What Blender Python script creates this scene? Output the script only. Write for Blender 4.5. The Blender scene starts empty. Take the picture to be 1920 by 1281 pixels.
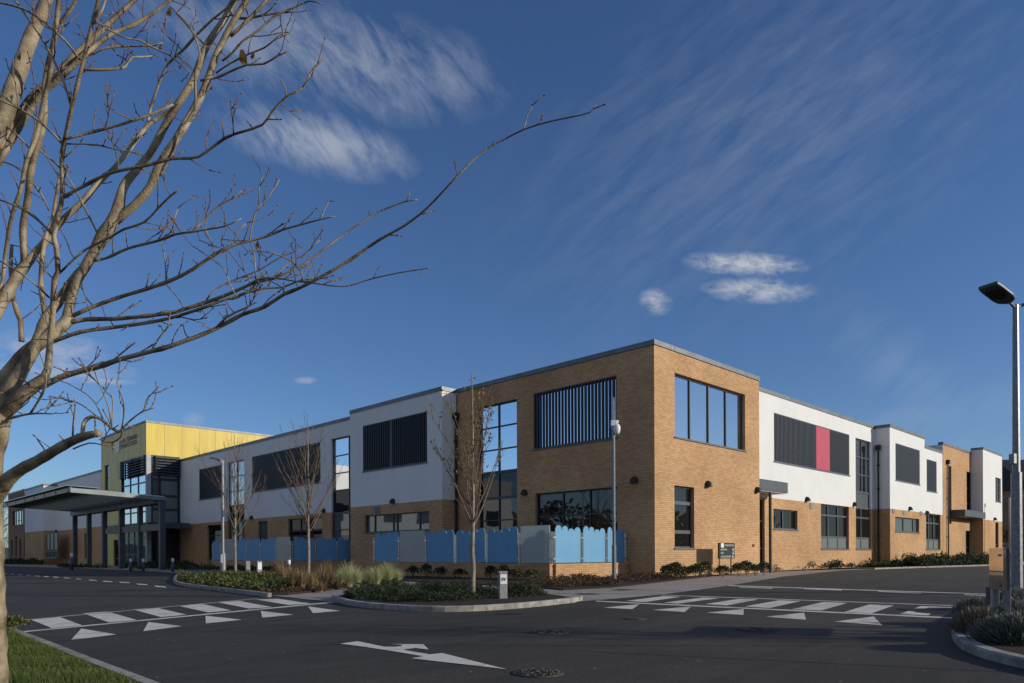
import bpy, math, random
from mathutils import Vector, Matrix
R_ = math.radians
# ------------------------------------------------------------------ camera frame (measured from vanishing points)
FPX, PPX, PPY, ROLL = 1357.0, 960.0, 1039.0, R_(0.25)
CAMH = 1.10
PHI = R_(45.27)
FW = Vector((math.cos(PHI), math.sin(PHI), 0)); RT = Vector((math.sin(PHI), -math.cos(PHI), 0)); UP = Vector((0, 0, 1))
DC = 31.8
CAM = -(DC*FW + 0.1975*DC*RT) + Vector((0, 0, CAMH))
def ray(px, py):
    u = (px-PPX)/FPX; v = (PPY-py)/FPX; c, s = math.cos(ROLL), math.sin(ROLL)
    return FW + RT*(u*c+v*s) + UP*(v*c-u*s)
def at(px, py, depth): return CAM + ray(px, py)*depth
def g(px, py, z=0.0):
    d = ray(px, py); t = (z-CAM.z)/d.z; return CAM + d*t
def uA(px, xo=0.0): d = ray(px, PPY); t = (xo-CAM.x)/d.x; return CAM.y+d.y*t
def uB(px, yo=0.0): d = ray(px, PPY); t = (yo-CAM.y)/d.y; return CAM.x+d.x*t
def zA(px, py, xo=0.0): d = ray(px, py); t = (xo-CAM.x)/d.x; return CAM.z+d.z*t
def zB(px, py, yo=0.0): d = ray(px, py); t = (yo-CAM.y)/d.y; return CAM.z+d.z*t

sc = bpy.context.scene
C = sc.collection
cd = bpy.data.cameras.new('camera'); cam = bpy.data.objects.new('camera', cd); C.objects.link(cam)
cd.sensor_width = 36; cd.lens = FPX/1920*36; cd.shift_y = (PPY-640.5)/1920; cd.clip_end = 5000; cd.clip_start = 0.05
cx = RT*math.cos(ROLL)-UP*math.sin(ROLL); cy = RT*math.sin(ROLL)+UP*math.cos(ROLL)
M4 = Matrix((cx, cy, -FW)).transposed().to_4x4(); M4.translation = CAM
cam.matrix_world = M4
sc.camera = cam
# ------------------------------------------------------------------ sun and sky
SEL = 16.5
SH = Vector((0.525, -0.852, 0)).normalized()
SDIR = (SH*math.cos(R_(SEL)) + UP*math.sin(R_(SEL))).normalized()
sl = bpy.data.lights.new('sun', 'SUN'); sl.energy = 3.6; sl.angle = R_(0.5); sl.color = (1.0, 0.93, 0.80)
so = bpy.data.objects.new('sun', sl); C.objects.link(so)
so.rotation_euler = SDIR.to_track_quat('Z', 'Y').to_euler(); so.location = (0, 0, 60)
w = bpy.data.worlds.new('World'); sc.world = w; w.use_nodes = True
nt = w.node_tree; nt.nodes.clear(); N = nt.nodes; L = nt.links
def wn(t, **k):
    n = N.new(t)
    for a, b in k.items(): setattr(n, a, b)
    return n
def wm(op, a, b=None, c=None):
    n = N.new('ShaderNodeMath'); n.operation = op
    for i, v in enumerate((a, b, c)):
        if v is None: continue
        if isinstance(v, (int, float)): n.inputs[i].default_value = v
        else: L.new(v, n.inputs[i])
    return n.outputs[0]
out = wn('ShaderNodeOutputWorld'); bg = wn('ShaderNodeBackground'); L.new(bg.outputs[0], out.inputs[0])
sky = wn('ShaderNodeTexSky'); sky.sky_type = 'NISHITA'; sky.sun_disc = False
sky.sun_elevation = R_(SEL); sky.sun_rotation = math.atan2(SH.x, SH.y)
sky.air_density = 1.0; sky.dust_density = 0.35; sky.ozone_density = 3.0; sky.altitude = 100
hs = wn('ShaderNodeMix', data_type='RGBA', blend_type='MULTIPLY'); hs.inputs[0].default_value = 1.0
L.new(sky.outputs[0], hs.inputs[6]); hs.inputs[7].default_value = (0.77, 0.945, 1.24, 1)
tc = wn('ShaderNodeTexCoord')
def dot(v):
    n = wn('ShaderNodeVectorMath', operation='DOT_PRODUCT'); L.new(tc.outputs['Generated'], n.inputs[0]); n.inputs[1].default_value = v
    return n.outputs['Value']
lat, dep, upz = dot(RT), dot(FW), dot(UP)
dpos = wm('MAXIMUM', dep, 0.05)
U = wm('DIVIDE', lat, dpos); V = wm('DIVIDE', upz, dpos)
front = wm('GREATER_THAN', dep, 0.05)
cmb = wn('ShaderNodeCombineXYZ'); L.new(U, cmb.inputs[0]); L.new(V, cmb.inputs[1])
def noise(rot, sx, sy, scale, detail, rough, dist=0.0):
    m0 = wn('ShaderNodeMapping'); L.new(cmb.outputs[0], m0.inputs[0]); m0.inputs['Rotation'].default_value = (0, 0, rot)
    mp = wn('ShaderNodeMapping'); L.new(m0.outputs[0], mp.inputs[0]); mp.inputs['Scale'].default_value = (sx, sy, 1)
    n = wn('ShaderNodeTexNoise'); L.new(mp.outputs[0], n.inputs[0]); n.inputs['Scale'].default_value = scale
    n.inputs['Detail'].default_value = detail; n.inputs['Roughness'].default_value = rough; n.inputs['Distortion'].default_value = dist
    return n.outputs[0]
nA = noise(R_(52), 1.0, 2.6, 11.0, 11, 0.66, 0.35)      # wisps falling to the lower right
nB = noise(R_(6), 1.0, 1.8, 30.0, 9, 0.68, 0.3)
nC = noise(R_(-38), 1.0, 4.5, 7.0, 10, 0.66, 0.25)     # long cirrus streaks
def ell(px, py, rx, ry, rot, nz, amp, thr=0.42, soft=0.6):
    u0 = (px-PPX)/FPX; v0 = (PPY-py)/FPX; c, s = math.cos(R_(rot)), math.sin(R_(rot))
    du = wm('SUBTRACT', U, u0); dv = wm('SUBTRACT', V, v0)
    a = wm('ADD', wm('MULTIPLY', du, c), wm('MULTIPLY', dv, s)); b = wm('SUBTRACT', wm('MULTIPLY', dv, c), wm('MULTIPLY', du, s))
    a = wm('DIVIDE', a, rx/FPX); b = wm('DIVIDE', b, ry/FPX)
    r = wm('SQRT', wm('ADD', wm('MULTIPLY', a, a), wm('MULTIPLY', b, b)))
    m = wm('SUBTRACT', 1.0, r)
    m = wm('MAXIMUM', wm('MINIMUM', wm('DIVIDE', m, soft), 1.0), 0.0)
    q = wm('MAXIMUM', wm('SUBTRACT', wm('ADD', nz, wm('MULTIPLY', m, 0.14)), thr+0.10), 0.0)
    q = wm('MINIMUM', wm('MULTIPLY', q, 3.6), 1.0)
    return wm('MULTIPLY', wm('MULTIPLY', q, wm('POWER', m, 0.7)), amp)
parts = [ell(650, 110, 330, 120, -12, nA, 0.50, .37, .9), ell(430, 60, 280, 120, -30, nA, 0.36, .36, .8), ell(845, 130, 120, 80, -30, nA, .34, .36, .8), ell(590, 262, 215, 70, -14, nA, 0.66, .34, .8), ell(690, 280, 85, 48, -20, nA, .5, .30, .7),
         ell(1400, 496, 128, 27, -3, nB, 1.0, .33, .7), ell(1425, 546, 120, 28, -2, nB, 0.85, .34, .7), ell(1231, 567, 36, 28, -20, nB, 0.8, .30, .8),
         ell(1450, 250, 640, 340, 30, nC, 0.16, .36, 1), ell(1690, 690, 250, 90, -40, nC, 0.14, .34, 1), ell(1740, 780, 300, 60, 10, nC, 0.14, .34, 1),
         ell(90, 650, 130, 40, -6, nB, 0.5, .34), ell(120, 690, 150, 26, -3, nB, 0.5, .32), ell(200, 712, 60, 9, -3, nB, 0.5, .30), ell(365, 785, 24, 20, 0, nB, 0.3, .24, 1), ell(575, 712, 26, 8, 0, nB, .4, .3)]
tot = parts[0]
for p in parts[1:]: tot = wm('MAXIMUM', tot, p)
# bright cloud added behind the camera, out of view, to lighten the shaded walls
n3 = wn('ShaderNodeTexNoise'); L.new(tc.outputs['Generated'], n3.inputs[0]); n3.inputs['Scale'].default_value = 5; n3.inputs['Detail'].default_value = 7
back = wm('MINIMUM', wm('MULTIPLY', wm('MAXIMUM', wm('SUBTRACT', n3.outputs[0], 0.38), 0.0), 3.2), 0.85)
back = wm('MULTIPLY', back, wm('MAXIMUM', wm('MINIMUM', wm('MULTIPLY', dep, -2.2), 1.0), 0.0))
tot = wm('ADD', wm('MULTIPLY', tot, front), back)
cm = wn('ShaderNodeMix', data_type='RGBA'); L.new(tot, cm.inputs[0]); L.new(hs.outputs[2], cm.inputs[6]); cm.inputs[7].default_value = (5.3, 5.7, 6.6, 1)
L.new(cm.outputs[2], bg.inputs[0]); bg.inputs[1].default_value = 0.087
sc.view_settings.view_transform = 'Standard'; sc.view_settings.look = 'None'; sc.view_settings.exposure = 0.0; sc.view_settings.gamma = 1.0
sc.render.engine = 'CYCLES'; sc.cycles.max_bounces = 6; sc.cycles.transparent_max_bounces = 8

# ------------------------------------------------------------------ materials
def mat(name, col, rough=0.8, metal=0.0, spec=0.3):
    m = bpy.data.materials.new(name); m.use_nodes = True; b = m.node_tree.nodes['Principled BSDF']
    b.inputs['Base Color'].default_value = (*col, 1); b.inputs['Roughness'].default_value = rough; b.inputs['Metallic'].default_value = metal
    b.inputs['Specular IOR Level'].default_value = spec
    return m
def noisy(name, c1, c2, scale, rough=0.85, bump=0.0, bscale=None, metal=0.0, detail=6, spec=0.3, stretch=None, coord='Object', lo=.35, hi=.65):
    m = mat(name, c1, rough, metal, spec); t = m.node_tree; n = t.nodes; b = n['Principled BSDF']
    co = n.new('ShaderNodeTexCoord'); src = co.outputs[coord]
    if stretch:
        mp = n.new('ShaderNodeMapping'); t.links.new(src, mp.inputs[0]); mp.inputs['Scale'].default_value = stretch; src = mp.outputs[0]
    x = n.new('ShaderNodeTexNoise'); x.inputs['Scale'].default_value = scale; x.inputs['Detail'].default_value = detail; t.links.new(src, x.inputs[0])
    r = n.new('ShaderNodeValToRGB'); r.color_ramp.elements[0].color = (*c1, 1); r.color_ramp.elements[1].color = (*c2, 1)
    r.color_ramp.elements[0].position = lo; r.color_ramp.elements[1].position = hi
    t.links.new(x.outputs[0], r.inputs[0]); t.links.new(r.outputs[0], b.inputs['Base Color'])
    if bump:
        y = n.new('ShaderNodeTexNoise'); y.inputs['Scale'].default_value = bscale or scale*4; y.inputs['Detail'].default_value = 4; t.links.new(src, y.inputs[0])
        bp = n.new('ShaderNodeBump'); bp.inputs['Strength'].default_value = bump; bp.inputs['Distance'].default_value = 0.02
        t.links.new(y.outputs[0], bp.inputs['Height']); t.links.new(bp.outputs[0], b.inputs['Normal'])
    return m
def brick(name, c1, c2, mo, bw=0.26, rh=0.087):
    m = mat(name, c1, 0.9, 0, 0.15); t = m.node_tree; n = t.nodes; b = n['Principled BSDF']
    co = n.new('ShaderNodeTexCoord'); k = n.new('ShaderNodeTexBrick'); t.links.new(co.outputs['UV'], k.inputs[0])
    k.inputs['Scale'].default_value = 1; k.inputs['Brick Width'].default_value = bw; k.inputs['Row Height'].default_value = rh
    k.inputs['Mortar Size'].default_value = 0.008; k.inputs['Mortar Smooth'].default_value = 0.3; k.inputs['Bias'].default_value = -0.1
    k.inputs['Color1'].default_value = (*c1, 1); k.inputs['Color2'].default_value = (*c2, 1); k.inputs['Mortar'].default_value = (*mo, 1)
    x = n.new('ShaderNodeTexNoise'); x.inputs['Scale'].default_value = 0.35; x.inputs['Detail'].default_value = 8; t.links.new(co.outputs['Object'], x.inputs[0])
    r = n.new('ShaderNodeValToRGB'); r.color_ramp.elements[0].position = .3; r.color_ramp.elements[1].position = .7
    r.color_ramp.elements[0].color = (.78, .76, .75, 1); r.color_ramp.elements[1].color = (1.06, 1.04, 1.02, 1); t.links.new(x.outputs[0], r.inputs[0])
    mx = n.new('ShaderNodeMix'); mx.data_type = 'RGBA'; mx.blend_type = 'MULTIPLY'; mx.inputs[0].default_value = 1
    t.links.new(k.outputs[0], mx.inputs[6]); t.links.new(r.outputs[0], mx.inputs[7]); t.links.new(mx.outputs[2], b.inputs['Base Color'])
    bp = n.new('ShaderNodeBump'); bp.inputs['Strength'].default_value = 0.35; bp.inputs['Distance'].default_value = 0.01; bp.invert = True
    t.links.new(k.outputs[1], bp.inputs['Height']); t.links.new(bp.outputs[0], b.inputs['Normal'])
    return m
def island(name, cols, rough=0.7, trans=0.0):
    m = mat(name, cols[0], rough, 0, 0.25); t = m.node_tree; n = t.nodes; b = n['Principled BSDF']
    ge = n.new('ShaderNodeNewGeometry'); r = n.new('ShaderNodeValToRGB'); r.color_ramp.interpolation = 'LINEAR'
    while len(r.color_ramp.elements) < len(cols): r.color_ramp.elements.new(0.5)
    for i, c in enumerate(cols):
        r.color_ramp.elements[i].position = i/(len(cols)-1); r.color_ramp.elements[i].color = (*c, 1)
    t.links.new(ge.outputs['Random Per Island'], r.inputs[0]); t.links.new(r.outputs[0], b.inputs['Base Color'])
    if trans:
        o = n['Material Output']; tr = n.new('ShaderNodeBsdfTranslucent'); t.links.new(r.outputs[0], tr.inputs[0])
        mx = n.new('ShaderNodeMixShader'); mx.inputs[0].default_value = trans; t.links.new(b.outputs[0], mx.inputs[1]); t.links.new(tr.outputs[0], mx.inputs[2]); t.links.new(mx.outputs[0], o.inputs[0])
    return m
def glass(name, refl, base, rough=0.015, tint=(.95, .98, 1.0), wave=0.02):
    m = bpy.data.materials.new(name); m.use_nodes = True; t = m.node_tree; n = t.nodes; n.clear()
    o = n.new('ShaderNodeOutputMaterial'); d = n.new('ShaderNodeBsdfDiffuse'); d.inputs[0].default_value = (*base, 1)
    gl = n.new('ShaderNodeBsdfGlossy'); gl.inputs[0].default_value = (*tint, 1); gl.inputs['Roughness'].default_value = rough
    mx = n.new('ShaderNodeMixShader'); mx.inputs[0].default_value = refl
    t.links.new(d.outputs[0], mx.inputs[1]); t.links.new(gl.outputs[0], mx.inputs[2]); t.links.new(mx.outputs[0], o.inputs[0])
    co = n.new('ShaderNodeTexCoord'); x = n.new('ShaderNodeTexNoise'); x.inputs['Scale'].default_value = 0.9; x.inputs['Detail'].default_value = 2
    bp = n.new('ShaderNodeBump'); bp.inputs['Strength'].default_value = wave; bp.inputs['Distance'].default_value = 0.1
    t.links.new(co.outputs['Object'], x.inputs[0]); t.links.new(x.outputs[0], bp.inputs['Height']); t.links.new(bp.outputs[0], gl.inputs['Normal'])
    return m
MT = dict(
 brick=brick('buff_brick', (.645, .405, .215), (.50, .30, .15), (.29, .175, .105)),
 brick_red=brick('brown_brick', (.42, .24, .15), (.33, .18, .11), (.24, .16, .11)),
 white=noisy('white_render', (.77, .76, .74), (.73, .72, .70), 0.6, .9, detail=8),
 coping=noisy('zinc_coping', (.13, .14, .15), (.18, .19, .2), 1.5, .45, metal=.3),
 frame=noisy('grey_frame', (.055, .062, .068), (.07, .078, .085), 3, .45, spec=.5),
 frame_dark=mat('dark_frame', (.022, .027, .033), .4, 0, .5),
 sill=noisy('grey_sill', (.10, .11, .12), (.13, .14, .15), 4, .5),
 panel=mat('grey_panel', (.13, .15, .15), .55),
 spandrel=glass('dark_spandrel', .045, (.012, .015, .017)),
 sky=glass('sky_glass', .62, (.02, .025, .03)),
 pale_pane=glass('pale_glass', .45, (.62, .62, .58)),  # partly mirroring pane over a pale base colour
 skyb=glass('sky_glass_bright', .78, (.03, .035, .04)),
 dark=glass('dark_glass', .075, (.014, .014, .013)), dim=glass('dim_glass', .20, (.02, .024, .026)),
 blind=glass('blind_glass', .10, (.11, .13, .125)),
 fin=noisy('louvre_fin', (.024, .028, .034), (.034, .038, .046), 6, .45, spec=.4),
 fin_back=mat('louvre_backing', (.018, .021, .027), .6),
 red=noisy('red_panel', (.52, .065, .10), (.48, .055, .09), 2, .5),
 black=noisy('black_plastic', (.018, .017, .017), (.03, .028, .027), 20, .5),
 yellow=noisy('gold_cladding', (.66, .48, .065), (.56, .40, .05), 1.0, .40, metal=.0, spec=.3, stretch=(3, 3, .4)),
 steel_dark=noisy('dark_steel', (.055, .065, .075), (.075, .085, .095), 2, .5, spec=.4),
 soffit=noisy('canopy_soffit', (.45, .5, .46), (.6, .65, .6), .8, .5, stretch=(.3, 1.5, 1)),
 canopy=noisy('canopy_fascia', (.19, .21, .205), (.26, .285, .275), 1.5, .5, metal=.2),
 galv=noisy('galvanised_steel', (.17, .175, .185), (.27, .275, .285), 14, .45, metal=.35, spec=.5, detail=8),
 stainless=noisy('stainless_steel', (.45, .44, .43), (.55, .54, .53), 8, .28, metal=.9),
 mirror=glass('polished_panel', .80, (.1, .09, .08), .05, (.8, .76, .73), .01),
 blue=noisy('blue_panel', (.135, .33, .52), (.15, .355, .55), 1.5, .5, spec=.2),
 frost=noisy('frosted_panel', (.58, .64, .62), (.63, .69, .67), 1.2, .3, spec=.6),
 asphalt=None, paint=None, post=noisy('pale_grey_post', (.33, .34, .35), (.4, .41, .42), 3, .4),
 pave=None,
 kerb=noisy('concrete_kerb', (.22, .205, .175), (.38, .355, .31), 5, .9, bump=.2, bscale=60),
 soil=noisy('bark_mulch', (.022, .014, .010), (.055, .034, .024), 30, .95, bump=.8, bscale=40),
 grassbase=noisy('lawn', (.06, .085, .018), (.10, .12, .03), 3, .95),
 bark=None, twig=noisy('twig_bark', (.12, .078, .052), (.22, .155, .105), 30, .75, detail=4),
 bark2=noisy('sapling_bark', (.17, .135, .10), (.31, .26, .20), 10, .8),
 stone=noisy('grey_bollard', (.23, .225, .21), (.30, .29, .275), 12, .7),
 sign=mat('sign_face', (.018, .024, .026), .5), letter=mat('sign_letter', (.75, .75, .73), .6), letter_dark=mat('raised_letter', (.05, .05, .06), .5),
 plate=mat('white_plate', (.75, .75, .74), .5), redbox=mat('red_box', (.35, .02, .015), .5),
 iron=noisy('iron_cover', (.045, .038, .033), (.12, .10, .085), 25, .7),
 slate=mat('dark_slate', (.02, .021, .023), .6),
)
def asphalt():
    m = mat('asphalt', (.05, .05, .05), .85, 0, .35); t = m.node_tree; n = t.nodes; b = n['Principled BSDF']
    co = n.new('ShaderNodeTexCoord')
    a = n.new('ShaderNodeTexNoise'); a.inputs['Scale'].default_value = .18; a.inputs['Detail'].default_value = 8; a.inputs['Roughness'].default_value = .6
    f = n.new('ShaderNodeTexNoise'); f.inputs['Scale'].default_value = 28; f.inputs['Detail'].default_value = 6; f.inputs['Roughness'].default_value = .75
    vo = n.new('ShaderNodeTexVoronoi'); vo.inputs['Scale'].default_value = 3.2
    for q in (a, f, vo): t.links.new(co.outputs['Object'], q.inputs[0])
    r1 = n.new('ShaderNodeValToRGB'); r1.color_ramp.elements[0].position = .35; r1.color_ramp.elements[1].position = .68
    r1.color_ramp.elements[0].color = (.031, .0272, .0215, 1); r1.color_ramp.elements[1].color = (.050, .044, .0355, 1); t.links.new(a.outputs[0], r1.inputs[0])
    r2 = n.new('ShaderNodeValToRGB'); r2.color_ramp.elements[0].position = .3; r2.color_ramp.elements[1].position = .72
    r2.color_ramp.elements[0].color = (.30, .30, .30, 1); r2.color_ramp.elements[1].color = (2.1, 2.08, 2.0, 1); t.links.new(f.outputs[0], r2.inputs[0])
    mx = n.new('ShaderNodeMix'); mx.data_type = 'RGBA'; mx.blend_type = 'MULTIPLY'; mx.inputs[0].default_value = 1
    t.links.new(r1.outputs[0], mx.inputs[6]); t.links.new(r2.outputs[0], mx.inputs[7])
    w1 = n.new('ShaderNodeTexNoise'); w1.inputs['Scale'].default_value = 1.1; w1.inputs['Detail'].default_value = 10; w1.inputs['Roughness'].default_value = .7; w1.inputs['Distortion'].default_value = .6
    mpp = n.new('ShaderNodeMapping'); mpp.inputs['Rotation'].default_value = (0, 0, .5); mpp.inputs['Scale'].default_value = (.35, 1.6, 1); t.links.new(co.outputs['Object'], mpp.inputs[0]); t.links.new(mpp.outputs[0], w1.inputs[0])
    r4 = n.new('ShaderNodeValToRGB'); r4.color_ramp.elements[0].position = .38; r4.color_ramp.elements[1].position = .66
    r4.color_ramp.elements[0].color = (.74, .74, .75, 1); r4.color_ramp.elements[1].color = (1.28, 1.26, 1.22, 1); t.links.new(w1.outputs[0], r4.inputs[0])
    m4 = n.new('ShaderNodeMix'); m4.data_type = 'RGBA'; m4.blend_type = 'MULTIPLY'; m4.inputs[0].default_value = 1; t.links.new(mx.outputs[2], m4.inputs[6]); t.links.new(r4.outputs[0], m4.inputs[7]); mx = m4
    # a few pale grit specks
    r3 = n.new('ShaderNodeValToRGB'); r3.color_ramp.elements[0].position = .03; r3.color_ramp.elements[1].position = .045
    r3.color_ramp.elements[0].color = (1, 1, 1, 1); r3.color_ramp.elements[1].color = (0, 0, 0, 1); t.links.new(vo.outputs['Distance'], r3.inputs[0])
    m2 = n.new('ShaderNodeMix'); m2.data_type = 'RGBA'; t.links.new(r3.outputs[0], m2.inputs[0]); t.links.new(mx.outputs[2], m2.inputs[6]); m2.inputs[7].default_value = (.4, .39, .37, 1)
    t.links.new(m2.outputs[2], b.inputs['Base Color'])
    bp = n.new('ShaderNodeBump'); bp.inputs['Strength'].default_value = .35; bp.inputs['Distance'].default_value = .008; t.links.new(f.outputs[0], bp.inputs['Height']); t.links.new(bp.outputs[0], b.inputs['Normal'])
    return m
def streaks(m):
    t = m.node_tree; n = t.nodes; b = n['Principled BSDF']; l0 = b.inputs['Base Color'].links[0].from_socket; co = n.new('ShaderNodeTexCoord'); mp = n.new('ShaderNodeMapping'); mp.inputs['Scale'].default_value = (1.3, 1.3, .12); x = n.new('ShaderNodeTexNoise'); x.inputs['Scale'].default_value = 1.6; x.inputs['Detail'].default_value = 8
    t.links.new(co.outputs['Object'], mp.inputs[0]); t.links.new(mp.outputs[0], x.inputs[0]); r = n.new('ShaderNodeValToRGB'); r.color_ramp.elements[0].position = .3; r.color_ramp.elements[1].position = .55; r.color_ramp.elements[0].color = (.972, .972, .968, 1); t.links.new(x.outputs[0], r.inputs[0])
    mx = n.new('ShaderNodeMix'); mx.data_type = 'RGBA'; mx.blend_type = 'MULTIPLY'; mx.inputs[0].default_value = 1; t.links.new(l0, mx.inputs[6]); t.links.new(r.outputs[0], mx.inputs[7]); t.links.new(mx.outputs[2], b.inputs['Base Color'])
streaks(MT['white']); streaks(MT['yellow'])
MT['asphalt'] = asphalt()
MT['paint'] = noisy('road_paint', (.40, .365, .31), (.68, .63, .55), 2.2, .8, bump=.2, bscale=60, detail=12, lo=.3, hi=.5)
def wear(m):
    t = m.node_tree; n = t.nodes; b = n['Principled BSDF']; o = n['Material Output']; co = n.new('ShaderNodeTexCoord'); x = n.new('ShaderNodeTexNoise'); x.inputs['Scale'].default_value = 16; x.inputs['Detail'].default_value = 8; x.inputs['Roughness'].default_value = .8
    t.links.new(co.outputs['Object'], x.inputs[0]); r = n.new('ShaderNodeValToRGB'); r.color_ramp.elements[0].position = .34; r.color_ramp.elements[1].position = .40; t.links.new(x.outputs[0], r.inputs[0])
    tr = n.new('ShaderNodeBsdfTransparent'); mx = n.new('ShaderNodeMixShader'); t.links.new(r.outputs[0], mx.inputs[0]); t.links.new(tr.outputs[0], mx.inputs[1]); t.links.new(b.outputs[0], mx.inputs[2]); t.links.new(mx.outputs[0], o.inputs[0])
wear(MT['paint'])
def paving():
    m = brick('block_paving', (.44, .40, .35), (.34, .31, .27), (.2, .18, .155), .22, .11)
    return m
MT['pave'] = paving()
def barkm():
    m = noisy('smooth_bark', (.12, .086, .048), (.39, .31, .20), 7, .55, bump=.35, bscale=60, spec=.35, detail=8)
    return m
MT['bark'] = barkm()
def translucent(m, col, f):
    t = m.node_tree; n = t.nodes; b = n['Principled BSDF']; o = n['Material Output']; tr = n.new('ShaderNodeBsdfTranslucent'); tr.inputs[0].default_value = (*col, 1)
    mx = n.new('ShaderNodeMixShader'); mx.inputs[0].default_value = f; t.links.new(b.outputs[0], mx.inputs[1]); t.links.new(tr.outputs[0], mx.inputs[2]); t.links.new(mx.outputs[0], o.inputs[0])
translucent(MT['frost'], (.55, .63, .62), .45); translucent(MT['soffit'], (.92, .97, .90), .85)
MT['leaf_green'] = island('shrub_leaf', [(.035, .06, .014), (.09, .12, .03), (.055, .085, .02), (.16, .17, .05), (.12, .05, .03)], .5, .2)
MT['leaf_dark'] = island('dark_leaf', [(.02, .032, .014), (.045, .06, .024), (.03, .045, .02), (.06, .07, .03)], .6, .15)
MT['leaf_brown'] = island('dry_leaf', [(.07, .04, .025), (.13, .08, .045), (.05, .05, .02), (.1, .055, .03)], .7, .15)
MT['leaf_yellow'] = island('autumn_leaf', [(.42, .26, .05), (.26, .22, .04), (.20, .09, .035), (.48, .34, .07)], .6, .35)
MT['laven'] = island('lavender_leaf', [(.13, .14, .115), (.22, .23, .19), (.17, .18, .15), (.10, .11, .08)], .8, .2)
MT['laven_dry'] = island('dry_lavender_leaf', [(.2, .15, .11), (.3, .23, .17), (.16, .13, .09)], .8, .2)
MT['straw'] = island('feather_grass_blade', [(.40, .42, .17), (.68, .64, .36), (.26, .32, .10), (.58, .52, .30)], .6, .35)
MT['rust'] = island('copper_grass_blade', [(.26, .12, .07), (.52, .36, .18), (.16, .17, .05), (.36, .19, .11), (.30, .28, .10), (.14, .06, .045), (.45, .27, .17)], .6, .3)
MT['lawn_blade'] = island('lawn_blade', [(.07, .11, .02), (.13, .16, .035), (.09, .13, .025), (.17, .18, .06)], .6, .3)
MT['far_leaf'] = island('bare_twigs_far', [(.07, .055, .045), (.11, .08, .06), (.06, .06, .03)], .9)

# ------------------------------------------------------------------ mesh helpers
class MB:
    def __init__(s): s.v = []; s.f = []; s.smooth = False
    def add(s, vs, fs):
        o = len(s.v); s.v += [tuple(p) for p in vs]; s.f += [tuple(i+o for i in f) for f in fs]
    def box(s, x0, x1, y0, y1, z0, z1):
        s.add([(x0, y0, z0), (x1, y0, z0), (x1, y1, z0), (x0, y1, z0), (x0, y0, z1), (x1, y0, z1), (x1, y1, z1), (x0, y1, z1)],
              [(0, 3, 2, 1), (4, 5, 6, 7), (0, 1, 5, 4), (1, 2, 6, 5), (2, 3, 7, 6), (3, 0, 4, 7)])
    def obox(s, c, ax, ay, hx, hy, z0, z1):   # oriented box, ax/ay horizontal unit axes
        c = Vector(c); p = []
        for z in (z0, z1):
            for a, b in ((-1, -1), (1, -1), (1, 1), (-1, 1)):
                q = c+ax*hx*a+ay*hy*b; p.append((q.x, q.y, z))
        s.add(p, [(0, 3, 2, 1), (4, 5, 6, 7), (0, 1, 5, 4), (1, 2, 6, 5), (2, 3, 7, 6), (3, 0, 4, 7)])
    def prism(s, poly, z0, z1):
        n = len(poly); a = sum(poly[i][0]*poly[(i+1) % n][1]-poly[(i+1) % n][0]*poly[i][1] for i in range(n))
        if a < 0: poly = poly[::-1]
        s.add([(p[0], p[1], z0) for p in poly]+[(p[0], p[1], z1) for p in poly],
              [tuple(range(n-1, -1, -1)), tuple(range(n, 2*n))]+[(i, (i+1) % n, n+(i+1) % n, n+i) for i in range(n)])
    def sheet(s, poly, z):
        n = len(poly); a = sum(poly[i][0]*poly[(i+1) % n][1]-poly[(i+1) % n][0]*poly[i][1] for i in range(n))
        if a < 0: poly = poly[::-1]
        s.add([(p[0], p[1], z) for p in poly], [tuple(range(n))])
    def tube(s, pts, rad, n=8, cap=True):
        pts = [Vector(p) for p in pts]
        if not isinstance(rad, (list, tuple)): rad = [rad]*len(pts)
        t0 = (pts[1]-pts[0]).normalized(); a = t0.orthogonal().normalized(); o = len(s.v)
        for i, p in enumerate(pts):
            t = (pts[min(i+1, len(pts)-1)]-pts[max(i-1, 0)]).normalized()
            a = (a-t*a.dot(t)); a = a.normalized() if a.length > 1e-6 else t.orthogonal().normalized(); b = t.cross(a)
            for k in range(n):
                th = 2*math.pi*k/n; s.v.append(tuple(p+(a*math.cos(th)+b*math.sin(th))*rad[i]))
        for i in range(len(pts)-1):
            for k in range(n):
                k2 = (k+1) % n; s.f.append((o+i*n+k, o+i*n+k2, o+(i+1)*n+k2, o+(i+1)*n+k))
        if cap:
            s.f.append(tuple(o+k for k in range(n-1, -1, -1))); e = o+(len(pts)-1)*n; s.f.append(tuple(e+k for k in range(n)))
    def lathe(s, c, prof, n=20):
        s.tube_prof(c, prof, n)
    def tube_prof(s, c, prof, n=20):
        o = len(s.v)
        for r, z in prof:
            for k in range(n):
                th = 2*math.pi*k/n; s.v.append((c[0]+r*math.cos(th), c[1]+r*math.sin(th), c[2]+z))
        for i in range(len(prof)-1):
            for k in range(n):
                k2 = (k+1) % n; s.f.append((o+i*n+k, o+i*n+k2, o+(i+1)*n+k2, o+(i+1)*n+k))
        s.f.append(tuple(o+k for k in range(n-1, -1, -1))); e = o+(len(prof)-1)*n; s.f.append(tuple(e+k for k in range(n)))
def rootof(o):
    while o.parent: o = o.parent
    return o
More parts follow.
